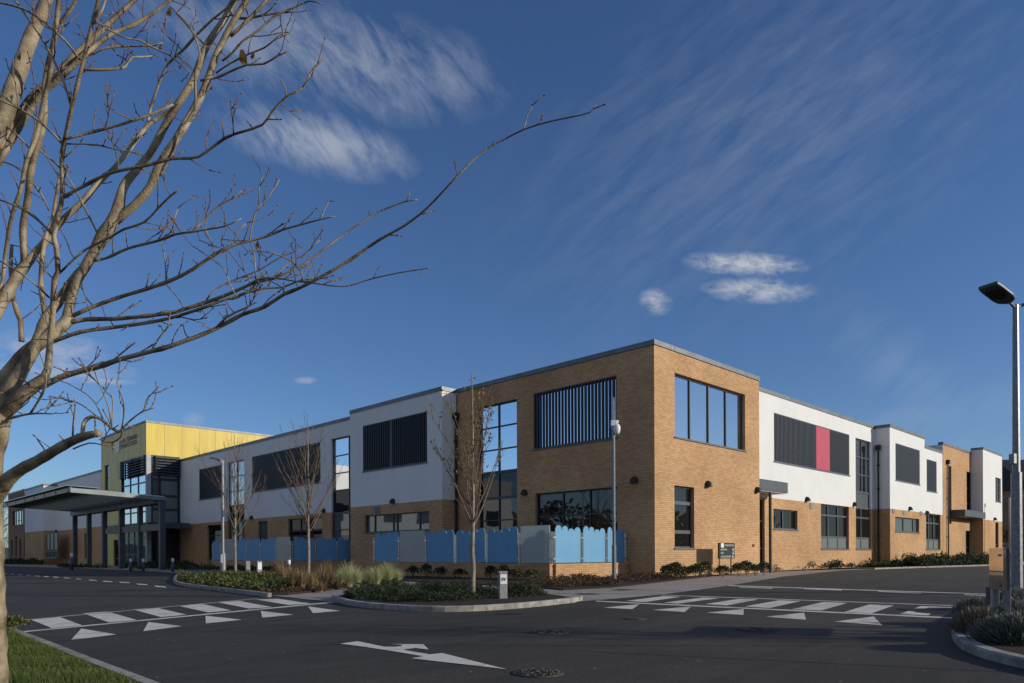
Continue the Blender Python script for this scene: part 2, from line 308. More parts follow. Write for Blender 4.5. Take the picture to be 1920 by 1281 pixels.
def build(mb, name, m, parent=None, org=None, smooth=False, bevel=0):
    org = Vector(rootof(parent).location) if parent else Vector(org or (0, 0, 0))
    me = bpy.data.meshes.new(name); me.from_pydata([(v[0]-org.x, v[1]-org.y, v[2]-org.z) for v in mb.v], [], mb.f)
    me.materials.append(MT[m] if isinstance(m, str) else m)
    uv = me.uv_layers.new(name='UVMap'); dat = uv.data
    for p in me.polygons:
        nx, ny, nz = (abs(q) for q in p.normal); k = 0 if nx >= ny and nx > nz else (1 if ny > nz else 2)
        for li in p.loop_indices:
            v = mb.v[me.loops[li].vertex_index]; dat[li].uv = ((v[1], v[2]), (v[0], v[2]), (v[0], v[1]))[k]
        p.use_smooth = smooth
    o = bpy.data.objects.new(name, me); C.objects.link(o)
    if parent: o.parent = parent
    else: o.location = org
    if bevel:
        b = o.modifiers.new('bevel', 'BEVEL'); b.width = bevel; b.segments = 2; b.limit_method = 'ANGLE'
    return o
def tag(o, label=None, cat=None, group=None, kind=None):
    if label: o['label'] = label
    if cat: o['category'] = cat
    if group: o['group'] = group
    if kind: o['kind'] = kind
    return o
def thing(name, loc, label, cat, group=None):
    o = bpy.data.objects.new(name, None); C.objects.link(o); o.location = loc; o.empty_display_size = .3
    return tag(o, label, cat, group)
def text(body, name, m, parent, origin, ux, uz, size, ext=.004, align='LEFT'):
    cu = bpy.data.curves.new('t', 'FONT'); cu.body = body; cu.size = size; cu.extrude = ext; cu.align_x = align
    to = bpy.data.objects.new('t', cu); C.objects.link(to); dg = bpy.context.evaluated_depsgraph_get(); dg.update()
    me = bpy.data.meshes.new_from_object(to.evaluated_get(dg)); bpy.data.objects.remove(to)
    un = ux.cross(uz); org = rootof(parent).location
    for v in me.vertices: v.co = origin+ux*v.co.x+uz*v.co.y+un*v.co.z-org
    me.materials.clear(); me.materials.append(MT[m]); o = bpy.data.objects.new(name, me); C.objects.link(o); o.parent = parent
    return o

# ------------------------------------------------------------------ ground
gm = MB(); gm.sheet([(-1500, -1500), (1500, -1500), (1500, 1500), (-1500, 1500)], -0.03); tag(build(gm, 'ground', 'grassbase'), kind='structure')
rm = MB(); rm.sheet([(-75, -60), (110, -60), (110, 130), (-75, 130)], 0.0); tag(build(rm, 'road', 'asphalt'), kind='structure')
def P(lst, z=0.0): return [(q.x, q.y) for q in (g(a, b, z) for a, b in lst)]
# paving: one sheet, the beds lie on it
pv = P([(-60, 1060), (0, 1061.5), (130, 1065.5), (260, 1070), (330, 1075), (343, 1086), (420, 1104), (500, 1117), (543, 1121), (624, 1130), (650, 1134), (700, 1139), (780, 1144.5), (870, 1145), (980, 1138), (1085, 1129),
        (1100, 1128), (1241, 1116), (1365, 1099), (1467, 1082), (1583, 1069.5), (1640, 1068.5)])
pv += [(44, -5.2), (70, -5.2), (70, 40), (20, 110), (0, 118), (-20, 118)]
pm = MB(); pm.sheet(pv, 0.012); tag(build(pm, 'pavement', 'pave'), kind='structure')
def kerb(pts, name='kerb', wid=.13, h=.11, joint=.9):
    mb = MB(); pts = [Vector((p[0], p[1], 0)) for p in pts]
    dense = []
    for a, b in zip(pts, pts[1:]):
        n = max(1, int((b-a).length/joint))
        for i in range(n): dense.append(a.lerp(b, i/n))
    dense.append(pts[-1])
    nrm = []
    for i in range(len(dense)):
        t = (dense[min(i+1, len(dense)-1)]-dense[max(i-1, 0)]).normalized(); nrm.append(Vector((-t.y, t.x, 0)))
    for i in range(len(dense)-1):
        a, b = dense[i].lerp(dense[i+1], .008), dense[i].lerp(dense[i+1], .992)
        na, nb = nrm[i]*wid, nrm[i+1]*wid
        q = [a, b, b+nb, a+na]; n2 = [a+na*.12, b+nb*.12, b+nb, a+na]
        vs = [(p.x, p.y, -.01) for p in q]+[(p.x, p.y, h-.02) for p in q]+[(p.x, p.y, h) for p in n2]
        mb.add(vs, [(0, 1, 5, 4), (1, 2, 6, 5), (2, 3, 7, 6), (3, 0, 4, 7), (4, 5, 9, 8), (5, 6, 10, 9), (7, 4, 8, 11), (8, 9, 10, 11), (6, 7, 11, 10)])
    return tag(build(mb, name, 'kerb'), kind='structure')
def smoothpoly(p, k=2):
    for _ in range(k):
        q = [p[0]]
        for a, b in zip(p, p[1:]): q += [(a[0]*.75+b[0]*.25, a[1]*.75+b[1]*.25), (a[0]*.25+b[0]*.75, a[1]*.25+b[1]*.75)]
        q.append(p[-1]); p = q
    return p
def bed(poly, z=.09):
    mb = MB(); mb.prism(poly, -.01, z); return tag(build(mb, 'planting_bed', 'soil'), kind='structure')
kl = smoothpoly(P([(330, 1081), (322, 1092), (338, 1099.5), (400, 1107), (470, 1116), (500, 1120)])); kerb(kl[::-1] if False else kl, wid=.13)
bedL = P([(336, 1084), (331, 1092), (345, 1098), (400, 1105.5), (470, 1114.5), (500, 1118), (540, 1117), (600, 1110.5), (660, 1103), (757, 1092), (740, 1089), (600, 1085), (450, 1081.5)]); bed(bedL, .07)
kc = smoothpoly(P([(622, 1124), (630, 1129), (649, 1135), (690, 1141), (773, 1147), (871, 1148), (979, 1141), (1070, 1131), (1093, 1127)])); kerb(kc)
bedC = P([(632, 1124), (640, 1130), (660, 1135), (700, 1139.5), (780, 1144.5), (870, 1145), (975, 1138.5), (1075, 1127.5), (1006, 1117), (925, 1109), (780, 1107), (700, 1111)]); bed(bedC, .09)
bf = P([(676, 1086), (760, 1091), (860, 1096), (980, 1101), (1055, 1108), (1148, 1103), (1220, 1095), (1340, 1081), (1436, 1069.5)])
bed(bf+[(9.7, -.02), (0.02, -.02), (-.02, 1.2), (-4.9, 1.2), (-5.1, 1.6), (-5.1, 14), (-2.5, 15)], .05)
br = P([(1453, 1064), (1496, 1066), (1575, 1065.5), (1638, 1067.5), (1715, 1065)])
bed(br+[(40, -3.9), (62, -3.2), (62, -.95), (54, -.02), (30.6, -.02), (30.4, 1.05), (12.5, 1.05)], .06)
kerb([p for p in P([(1600, 1067), (1640, 1068.2), (1715, 1065.5)])]+[(40, -4.1), (62, -3.5)][:2], wid=.15)
ri = smoothpoly(P([(1900, 1140), (1850, 1143), (1812, 1152), (1790, 1166), (1782, 1184), (1786, 1202), (1803, 1219), (1836, 1233), (1880, 1245), (1930, 1257), (2000, 1272)]), 2)
kerb(ri, wid=.17, h=.10, joint=.6)
def inset(p, d):
    r = []
    for i in range(len(p)):
        a = Vector((*p[max(i-1, 0)], 0)); b = Vector((*p[min(i+1, len(p)-1)], 0)); t = (b-a).normalized(); r.append((p[i][0]-t.y*d, p[i][1]+t.x*d))
    return r
e1, e2 = g(2150, 1270), g(2150, 1140)
bed(inset(ri, .15)+[(e1.x, e1.y), (e2.x, e2.y)], .10)
lk = P([(20, 1179), (43, 1188), (100, 1210), (167, 1237), (283, 1281), (380, 1318)]); kerb(lk[::-1], wid=.115, h=.04)
lawn = P([(-300, 1176), (10, 1177), (33, 1190), (88, 1213), (152, 1242), (262, 1287), (352, 1326), (-900, 1330)])
lm = MB(); lm.prism(lawn, -.01, .03); tag(build(lm, 'lawn', 'grassbase'), kind='structure')

# saw-cut repair seams in the asphalt
mb = MB()
for a, b in (((1100, 1222), (1920, 1262)), ((560, 1209), (1960, 1213)), ((80, 1204), (640, 1153))):
    p, q = g(*a), g(*b); d = (q-p).normalized(); n = Vector((-d.y, d.x, 0))*.009; mb.add([tuple(p-n+UP*.004), tuple(q-n+UP*.004), tuple(q+n+UP*.004), tuple(p+n+UP*.004)], [(0, 1, 2, 3)])
tag(build(mb, 'road_seams', 'slate'), kind='structure')
# painted markings
def poly4(name, polys, m='paint', z=.006):
    mb = MB()
    for p in polys: mb.sheet(P(p), z)
    return tag(build(mb, name, m), kind='structure')
def z4(l): return [(a/3.0, 1040+b/3.0) for a, b in l]
def z6(l): return [(1100+a*.42708, 1000+b*.42708) for a, b in l]
def z5(l): return [(600+a*.27083, 1040+b*.27083) for a, b in l]
poly4('zebra_crossing', [z4(q) for q in (
 [(165, 365), (328, 350), (463, 400), (290, 415)], [(468, 332), (605, 322), (770, 370), (612, 383)], [(745, 310), (880, 300), (1052, 340), (905, 353)],
 [(995, 288), (1140, 280), (1300, 315), (1170, 327)], [(1225, 270), (1350, 263), (1530, 297), (1400, 305)], [(1440, 254), (1565, 250), (1750, 277), (1625, 285)],
 [(120, 434), (130, 439), (1885, 271), (1880, 266)], [(40, 377), (40, 379.5), (1450, 250), (1450, 248)])])
poly4('give_way_markings', [z4(q) for q in ([(458, 418), (655, 452), (398, 483)], [(835, 381), (1022, 405), (805, 433)], [(1155, 346), (1360, 368), (1158, 390)], [(1466, 318), (1650, 340), (1475, 357)], [(1733, 293), (1912, 318), (1760, 331)])])
poly4('zebra_crossing', [z6(q) for q in (
 [(335, 277), (415, 280), (255, 303), (175, 298)], [(510, 283), (582, 286), (400, 310), (340, 306)], [(670, 289), (752, 292), (615, 318), (520, 312)],
 [(848, 295), (940, 299), (800, 330), (695, 322)], [(1040, 303), (1145, 307), (1030, 340), (900, 335)], [(1240, 314), (1350, 318), (1250, 353), (1130, 347)],
 [(1465, 321), (1620, 326), (1600, 329), (1500, 327), (1440, 348), (1510, 354), (1500, 362), (1375, 356)],
 [(40, 297), (40, 301), (1640, 378), (1655, 373)], [(330, 271), (325, 273), (1690, 323), (1700, 321)], [(1500, 339), (1560, 341), (1555, 344), (1490, 342)])])
poly4('give_way_markings', [z6(q) for q in ([(75, 327), (232, 313), (200, 335)], [(288, 338), (460, 322), (430, 347)], [(525, 350), (690, 334), (688, 360)], [(788, 368), (955, 350), (963, 381)], [(1085, 390), (1260, 367), (1297, 405)])])
poly4('bay_lines', [z6(q) for q in ([(625, 229), (622, 232), (1820, 272), (1825, 269)], [(670, 236), (668, 238.5), (815, 244), (818, 241)], [(955, 243), (953, 246), (1120, 252), (1122, 249)], [(1280, 255), (1278, 258), (1468, 266), (1470, 263)], [(1660, 269), (1658, 272), (1800, 277), (1802, 274)])])
arrow_outer = z5([(140, 620), (258, 602), (440, 640), (520, 642), (575, 635), (550, 628), (483, 622), (715, 624), (752, 660), (660, 650), (590, 658), (740, 690), (780, 692), (845, 685), (1295, 798), (1100, 775), (630, 722), (715, 707), (520, 675), (300, 640)])
amb = MB()
for q in (z5([(140, 620), (258, 602), (440, 640), (760, 694), (715, 707), (520, 675), (300, 640)]), z5([(440, 640.5), (520, 642), (575, 635), (555, 629), (590, 627), (660, 650), (590, 658), (580, 664)]), z5([(483, 622), (715, 624), (752, 660), (660, 650), (590, 628)]), z5([(762, 694.4), (845, 685), (1295, 798), (1100, 775), (630, 722), (716, 707)])):
    amb.sheet(P(q), .006)
tag(build(amb, 'arrow_marking', 'paint'), kind='structure')
poly4('lane_dashes', [z4(q) for q in ([(497, 141), (540, 144), (548, 148), (505, 146)], [(575, 148), (630, 151), (634, 155), (583, 153)], [(668, 153), (725, 157), (732, 161), (678, 159)], [(765, 163), (825, 168), (834, 173), (778, 170)], [(867, 175), (930, 180), (936, 186), (880, 183)],
 [(15, 106), (38, 106), (40, 109), (18, 109)], [(60, 109), (80, 110), (82, 113), (63, 112)], [(100, 112), (125, 113), (127, 116), (103, 115)], [(145, 115), (172, 116), (175, 119), (149, 118)], [(195, 118), (222, 120), (225, 123), (198, 122)], [(245, 121.5), (272, 123), (275, 126.5), (249, 125.5)], [(297, 124.5), (328, 126.5), (332, 130), (302, 129)], [(357, 129), (392, 132), (397, 135), (362, 133)], [(425, 134.5), (455, 137), (460, 140.5), (430, 139)])])
def cover(px, py, wpx, label, m='iron', square=False):
    p = g(px, py); r = wpx/2/FPX*(p-CAM).dot(FW); mb = MB()
    if square: mb.obox(p, Vector((1, 0, 0)), Vector((0, 1, 0)), r*.72, r*.72, .002, .016)
    else: mb.tube_prof((p.x, p.y, 0), [(r, .002), (r, .012)], 28)
    t = thing('manhole_cover', (p.x, p.y, 0), label, 'manhole cover', 'covers set in the road and paving')
    build(mb, 'cover_plate', m, t)
    s = MB(); rnd = random.Random(int(px))
    k = 0
    while k < 110:
        a, b = rnd.uniform(-1, 1), rnd.uniform(-1, 1)
        if not square and a*a+b*b > .8: continue
        if square: a *= .66; b *= .66
        x, y = p.x+a*r*.94, p.y+b*r*.94; q = r*rnd.uniform(.045, .075); s.box(x-q, x+q, y-q, y+q, .014, .022); k += 1
    build(s, 'raised_studs', 'iron', t)
cover(1010, 1263, 96, 'round cobble-filled manhole cover nearest the camera, below the white arrow tip')
cover(1030, 1186, 78, 'round cobbled manhole cover in the road between the arrow and the planted island')
cover(1190, 1161, 44, 'small dark round cover beneath the right row of white triangles')
cover(1418, 1182, 80, 'brownish square grate in the road under the third and fourth right triangles', 'iron', True)
cover(1102, 1115, 46, 'small round brown cover in the pale paving beside the corner bed', 'iron')
cover(1170, 1107, 52, 'dark square cover in the paving in front of the camera pole', 'iron', True)
cover(1470, 1071, 40, 'flat cover in the paving before the side entrance', 'iron', True)
def drain(px, py, hx, hy, label):
    p = g(px, py); t = thing('drain_grate', (p.x, p.y, 0), label, 'drain'); mb = MB(); mb.obox(p, RT, FW, hx, hy, .002, .008); build(mb, 'frame', 'slate', t)
    s = MB()
    n = int(hx*2/.05)
    for i in range(n): s.obox(p+RT*(-hx+.025+i*.05), RT, FW, .012, hy*.92, .008, .016)
    build(s, 'bars', 'iron', t)
drain(955, 1151, .20, .16, 'small slotted road gully at the kerb of the planted island')
drain(1770, 1146, .62, .55, 'large slotted grate at the right end of the right zebra crossing')

# ------------------------------------------------------------------ the school
class Fr:
    def __init__(s, k, off): s.k = k; s.o = off
    def u(s, px): return uA(px, s.o) if s.k == 'A' else uB(px, s.o)
    def z(s, px, py): return zA(px, py, s.o) if s.k == 'A' else zB(px, py, s.o)
    def box(s, mb, u0, u1, z0, z1, n0, n1):
        if u0 > u1: u0, u1 = u1, u0
        if s.k == 'A': mb.box(s.o-n1, s.o-n0, u0, u1, z0, z1)
        else: mb.box(u0, u1, s.o-n1, s.o-n0, z0, z1)
    def pt(s, u, z, n): return (s.o-n, u, z) if s.k == 'A' else (u, s.o-n, z)
    def quad(s, mb, a, b, c, d):
        mb.add([s.pt(*a), s.pt(*b), s.pt(*c), s.pt(*d)], [(0, 1, 2, 3) if s.k == 'B' else (3, 2, 1, 0)])
def wall(F, u0, u1, z0, z1, ops, m, par, dep=.22, name='wall'):
    mb = MB(); ops = [(max(min(a, b), u0), min(max(a, b), u1), max(c, z0), min(d, z1)) for a, b, c, d in ops]
    ops = [o for o in ops if o[0] < o[1]-.01 and o[2] < o[3]-.01]
    us = sorted({u0, u1, *[o[0] for o in ops], *[o[1] for o in ops]}); zs = sorted({z0, z1, *[o[2] for o in ops], *[o[3] for o in ops]})
    for a, b in zip(us, us[1:]):
        for c, d in zip(zs, zs[1:]):
            mu, mz = (a+b)/2, (c+d)/2
            if any(o[0] < mu < o[1] and o[2] < mz < o[3] for o in ops): continue
            F.quad(mb, (a, c, 0), (b, c, 0), (b, d, 0), (a, d, 0))
    for a, b, c, d in ops:
        if a > u0: F.quad(mb, (a, c, 0), (a, c, -dep), (a, d, -dep), (a, d, 0)) if F.k == 'B' else F.quad(mb, (a, c, 0), (a, c, -dep), (a, d, -dep), (a, d, 0))
        if b < u1: F.quad(mb, (b, c, -dep), (b, c, 0), (b, d, 0), (b, d, -dep))
        if d < z1: F.quad(mb, (a, d, 0), (a, d, -dep), (b, d, -dep), (b, d, 0))
        if c > z0: F.quad(mb, (a, c, -dep), (a, c, 0), (b, c, 0), (b, c, -dep))
    return build(mb, name, m, par)
def window(F, u0, u1, z0, z1, cols=(), rows=(), pane='dark', par=None, fm='frame', fw=.07, mw=.07, rec=.15, sill=True, panels=(), name='window'):
    if u0 > u1: u0, u1 = u1, u0
    f = MB(); n0, n1 = -rec-.06, -rec
    F.box(f, u0, u0+fw, z0, z1, n0, n1); F.box(f, u1-fw, u1, z0, z1, n0, n1)
    F.box(f, u0+fw, u1-fw, z0, z0+fw, n0, n1); F.box(f, u0+fw, u1-fw, z1-fw, z1, n0, n1)
    cu = [u0+(u1-u0)*c for c in cols]; rz = [z0+(z1-z0)*r for r in rows]
    for c in cu: F.box(f, c-mw/2, c+mw/2, z0+fw, z1-fw, n0, n1+.012)
    for r in rz:
        F.box(f, u0+fw, u1-fw, r-mw/2, r+mw/2, n0+.004, n1-.006 if False else n1+.006)
    w_ = build(f, name, fm, par, bevel=0)
    p = MB(); F.quad(p, (u0, z0, n0+.012), (u1, z0, n0+.012), (u1, z1, n0+.012), (u0, z1, n0+.012)); build(p, 'pane', pane, w_)
    if panels:
        p = MB(); zz = [z0]+rz+[z1]; uu = [u0]+cu+[u1]
        for i in panels:
            for a, b in zip(uu, uu[1:]): F.box(p, a+.05, b-.05, zz[i]+.04, zz[i+1]-.04, n0+.015, n0+.045)
        build(p, 'panel', 'panel', w_)
    if sill:
        s = MB(); F.box(s, u0-.06, u1+.06, z0-.07, z0-.002, -rec+.002, .06); build(s, 'sill', 'sill', w_)
    return w_
def louvre(F, u0, u1, z0, z1, n, par, fwid=.05, fd=.11, back='fin_back', extra=None, red=None):
    if u0 > u1: u0, u1 = u1, u0
    f = MB(); F.box(f, u0, u1, z1-.06, z1, -.2, -.02); F.box(f, u0, u1, z0, z0+.05, -.2, -.02); F.box(f, u0, u0+.04, z0+.05, z1-.06, -.2, -.13); F.box(f, u1-.04, u1, z0+.05, z1-.06, -.2, -.13)
    o = build(f, 'louvre_screen', 'fin', par)
    s = MB(); st = (u1-u0)/n
    for i in range(n+1):
        c = min(max(u0+st*i, u0+fwid/2), u1-fwid/2)
        if red and red[0]-.02 < c < red[1]+.02: continue
        F.box(s, c-fwid/2, c+fwid/2, z0+.05, z1-.06, -.03-fd, -.03)
    if extra: F.box(s, extra-.12, extra+.12, z0+.05, z1-.06, -.16, -.025)
    build(s, 'fins', 'fin', o)
    p = MB(); F.quad(p, (u0, z0, -.2), (u1, z0, -.2), (u1, z1, -.2), (u0, z1, -.2)); build(p, 'backing', back, o)
    if red:
        r = MB(); F.box(r, red[0], red[1], z0+.05, z1-.06, -.14, -.02); build(r, 'coloured_panel', 'red', o)
    s = MB(); F.box(s, u0-.06, u1+.06, z0-.07, z0-.002, -.2, .05); build(s, 'sill', 'sill', o)
    return o
def wlight(F, px, py, par, s=.2):
    u, z = F.u(px), F.z(px, py); mb = MB(); nu, nv = 12, 6; top = []
    vs = []; fs = []
    for j in range(nv+1):                       # eyelid dome: height and reach shrink together
        ph = j/nv*math.pi/2
        for i in range(nu+1):
            th = i/nu*math.pi
            vs.append(F.pt(u+math.cos(th)*s*math.cos(ph)*1.0, z-s*.75+1.5*s*math.sin(ph), .01+math.sin(th)*s*1.35*math.cos(ph*.92)))
    for j in range(nv):
        for i in range(nu): a = j*(nu+1)+i; fs.append((a, a+1, a+nu+2, a+nu+1))
    fs.append(tuple(range(nu+1))); mb.add(vs, fs)
    return build(mb, 'wall_light', 'black', par, smooth=False)
def downpipe(F, px, pyt, par, base=0.0, r=.06):
    u = F.u(px); zt = F.z(px, pyt); mb = MB()
    c = F.pt(u, 0, .14); mb.tube([(c[0], c[1], base), (c[0], c[1], zt-.25)], r, 8)
    o = build(mb, 'downpipe', 'black', par); h = MB(); F.box(h, u-.16, u+.16, zt-.35, zt, .02, .28); build(h, 'hopper', 'black', o)
    for k in range(5): b = MB(); F.box(b, u-.09, u+.09, base+.7+k*1.7, base+.76+k*1.7, .0, .21); build(b, 'bracket', 'black', o)
def coping(F, u0, u1, z, par, h=.22, out=.05, back=.35, joints=True):
    mb = MB(); F.box(mb, u0, u1, z-h, z, -back, out); o = build(mb, 'coping', 'coping', par)
    if joints:
        k = min(u0, u1)+1.4
        while k < max(u0, u1)-.4: j = MB(); F.box(j, k-.03, k+.03, z-h-.004, z+.004, -back+.01, out+.006); build(j, 'coping_joint', 'galv', o); k += 3.6
S = thing('school_building', (0, 0, 0), 'two-storey school of buff brick and white render with a gold entrance tower', 'school')
H = zA(1228, 636, 0)
A0 = Fr('A', 0.0); B0 = Fr('B', 0.0); WOFF = 1.07
AW = Fr('A', -WOFF); BR = Fr('B', WOFF)
HC = H-.22
# --- corner block, left (shaded) face
yb = uA(858.5)
def op(F, p0, p1, pt, pb, pref): return (min(F.u(p0), F.u(p1)), max(F.u(p0), F.u(p1)), F.z(pref, pb), F.z(pref, pt))
o1 = op(A0, 1001.5, 1157.5, 703.5, 820, 1157.5)
o2 = (uA(1158), uA(1004), zB(1264, 1027.5), zA(1004, 926))
o3 = (uA(970), uA(897), .12, zA(970, 748))
wall(A0, 0, yb, 0, HC, [o1, o2, o3], 'brick_red' if False else 'brick', S)
louvre(A0, *o1, 25, S, .075, .10, 'skyb')
window(A0, *o2, cols=(.33, .66), rows=(.58,), pane='dark', par=S, fm='frame_dark')
zz = o3; hh = zz[3]-zz[2]
zs_ = zA(970, 880)
window(A0, zz[0], zz[1], zs_, zz[3], cols=(.5,), rows=(1/3, 2/3), pane='skyb', par=S, fm='frame_dark', sill=False)
window(A0, zz[0], zz[1], zA(970, 930), zs_, cols=(.5,), pane='spandrel', par=S, fm='frame_dark', sill=False)
window(A0, zz[0], zz[1], .12, zA(970, 930), cols=(.5,), rows=(.33, .7), pane='dark', par=S, fm='frame_dark', sill=False)
coping(A0, -.045, yb, H, S, joints=False)
wlight(A0, 985, 923, S); wlight(A0, 1191, 899.5, S)
# --- white block projecting on the left wing
y0w, y1w = uA(829.7, -WOFF), uA(657.5, -WOFF)
zw = zA(744, 944, -WOFF)
p1 = op(AW, 681, 801.7, 771, 866, 801.7); p2 = op(AW, 684, 804.5, 958, 994, 804.5)
wall(AW, y0w, y1w, zw, HC, [p1], 'white', S); wall(AW, y0w, y1w, 0, zw, [p2], 'brick', S)
louvre(AW, *p1, 34, S, .06, .16, 'fin_back', extra=(p1[0]+p1[1])/2+.25)
window(AW, *p2, cols=(.16, .5, .56, .86), pane='blind', par=S, fm='frame_dark')
coping(AW, y0w-.046, y1w, H, S, joints=False)
ret = Fr('B', y0w)
wall(ret, -WOFF, 0, zw, HC, [], 'white', S); wall(ret, -WOFF, 0, 0, zw, [], 'brick', S); coping(ret, -WOFF-.05+.003, 0, H+.003, S, joints=False)
mb = MB(); mb.add([(-WOFF, y1w, 0), (0, y1w, 0), (0, y1w, HC), (-WOFF, y1w, HC)], [(0, 3, 2, 1)]); build(mb, 'wall', 'white', S)
wlight(AW, 738, 939.5, S)
mb = MB(); AW.box(mb, AW.u(714), AW.u(702), zA(708, 965, -WOFF), zA(708, 949, -WOFF), 0, .03); build(mb, 'vent_grille', 'galv', S)
mb = MB(); AW.box(mb, AW.u(713.2), AW.u(702.8), zA(708, 964, -WOFF), zA(708, 950, -WOFF), .03, .034); build(mb, 'vent_grille_slats', 'frame', S)
downpipe(ret, 852.5, 775, S)
# --- long left wing
ya, yt = y1w, uA(338)
zl = zA(499, 971)
q1 = op(A0, 374, 415.5, 871.6, 931.4, 415); q2 = (uA(458.5), uA(427), .12, zA(458.5, 861)); q3 = op(A0, 473.3, 601.5, 828.6, 904.5, 601.5)
q4 = (ya+.02, uA(621.7), .12, zA(657.5, 815.7))
lows = [(uA(b), uA(a), zs, zl-.25) for a, b, zs in ((389, 418, .7), (484, 502, .12), (540, 604, .7))]
wall(A0, ya, yt, zl, HC, [q1, q2, q3, q4], 'white', S); wall(A0, ya, yt, 0, zl, lows+[q2, q4], 'brick', S)
louvre(A0, *q1, 30, S, .08, .06); louvre(A0, *q3, 60, S, .08, .06)
for q, pb in ((q2, 945.5), (q4, 919)):
    zm = zA(458.5 if q is q2 else 640, pb)
    window(A0, q[0], q[1], zm, q[3], cols=(.5,), rows=(1/3, 2/3), pane='pale_pane' if q is q2 else 'skyb', par=S, fm='frame_dark', sill=False)
    window(A0, q[0], q[1], zl-.1, zm, cols=(.5,), pane='spandrel', par=S, fm='frame_dark', sill=False)
    window(A0, q[0], q[1], .12, zl-.1, cols=(.5,), rows=(.33, .7), pane='blind', par=S, fm='frame_dark', sill=False)
for i, l in enumerate(lows): window(A0, *l, cols=((), (), (.33, .66))[i], rows=(.7,), pane=('dark', 'blind', 'dark')[i], par=S, fm='frame_dark')
coping(A0, ya, yt, H, S, joints=False)
wlight(A0, 473, 970, S); wlight(A0, 608, 957, S)
# --- gold tower
TX = -3.09; TY0 = yt; AT = Fr('A', TX); TY1 = uA(190.5, TX); HT = zA(275.4, 787.5, TX); BT = Fr('B', TY0); TXE = uB(516.9, TY0)
zg = zA(275.4, 852, TX)                  # underside of the gold on the corner
yl = uA(228, TX)                         # glazing from the corner to here on the front
slot = (uA(205, TX), uA(196.6, TX), zA(205, 918, TX), zA(205, 871, TX))
door = (uA(222.5, TX), uA(213, TX), 0.0, zA(222, 1012, TX))
wall(AT, TY0, yl, zg, HT-.2, [], 'yellow', S, name='cladding'); wall(AT, yl, TY1, 0, HT-.2, [slot, door], 'yellow', S, name='cladding')
window(AT, *slot, rows=(.5,), pane='sky', par=S, fm='frame_dark', sill=False)
window(AT, *door, pane='dark', par=S, fm='frame_dark', sill=False, rows=(.3,), name='door')
zr = zB(337, 857, TY0)
wall(BT, TX, 0, zg, HT-.2, [], 'yellow', S, name='cladding'); wall(BT, 0, TXE, H-.5, HT-.2, [], 'yellow', S, name='cladding')
j = MB(); k = TX+1.65
while k < TXE: BT.box(j, k-.012, k+.012, zg if k < 0 else H, HT-.2, .001, .006); k += 1.65
build(j, 'cladding_joints', 'panel', S)
j = MB(); k = TY0+1.7
while k < TY1: AT.box(j, k-.012, k+.012, zg, HT-.2, .001, .006); k += 1.7
build(j, 'cladding_joints', 'panel', S)
coping(AT, TY0-.04, TY1, HT, S, h=.2, joints=False); coping(BT, TX-.04, TXE, HT+.003, S, h=.2, joints=True)
mb = MB(); mb.add([(TX, TY1, 0), (TXE, TY1, 0), (TXE, TY1, HT-.2), (TX, TY1, HT-.2)], [(0, 3, 2, 1)]); mb.add([(TXE, TY0, 0), (TXE, TY1, 0), (TXE, TY1, HT-.2), (TXE, TY0, HT-.2)], [(0, 1, 2, 3)])
mb.add([(TX, TY0, HT-.25), (TXE, TY0, HT-.25), (TXE, TY1, HT-.25), (TX, TY1, HT-.25)], [(0, 1, 2, 3)]); build(mb, 'wall', 'yellow', S)
# corner glazing
zc = zA(275, 985, TX)
window(AT, TY0+.35, yl, zc, zg-.02, cols=(.33, .66), rows=(.2, .44, .62), pane='skyb', par=S, fm='frame_dark', sill=False, fw=.12, mw=.13, rec=.1)
window(AT, TY0+.35, yl, 0, zc, cols=(.25, .5, .75), rows=(.3, .7), pane='blind', par=S, fm='frame_dark', sill=False, fw=.12, mw=.12, rec=.1)
mb = MB(); mb.box(TX+.02, TX+.42, TY0+.02, TY0+.36, 0, zg-.002); build(mb, 'corner_post', 'post', S)
window(BT, TX+.42, -.02, zl, zg-.02, cols=(.3,), rows=(.22, .42, .66), pane='blind', par=S, fm='frame_dark', sill=False, fw=.18, mw=.22, rec=.1)
window(BT, TX+.42, -.02, 0, zl, cols=(.3, .65), rows=(.7,), pane='dark', par=S, fm='frame_dark', sill=False, fw=.18, mw=.16, rec=.1)
def blades(F, u0, u1, z0, z1, n):
    mb = MB()
    for i in range(n):
        z = z0+(z1-z0)*(i+.5)/n
        vs = [F.pt(u0, z+.07, .10), F.pt(u1, z+.07, .10), F.pt(u1, z-.07, .38), F.pt(u0, z-.07, .38), F.pt(u0, z+.11, .10), F.pt(u1, z+.11, .10), F.pt(u1, z-.03, .38), F.pt(u0, z-.03, .38)]
        mb.add(vs, [(0, 3, 2, 1), (4, 5, 6, 7), (0, 1, 5, 4), (1, 2, 6, 5), (2, 3, 7, 6), (3, 0, 4, 7)])
    for u in (u0+.1, (u0+u1)/2, u1-.1): F.box(mb, u-.04, u+.04, z0-.05, z1+.05, .0, .12)
    return build(mb, 'sun_louvre', 'steel_dark', S)
blades(AT, TY0+.3, yl, zA(240, 896, TX), zg-.05, 7); blades(BT, TX+.75, -.05, zB(300, 892, TY0), zg-.05, 7)
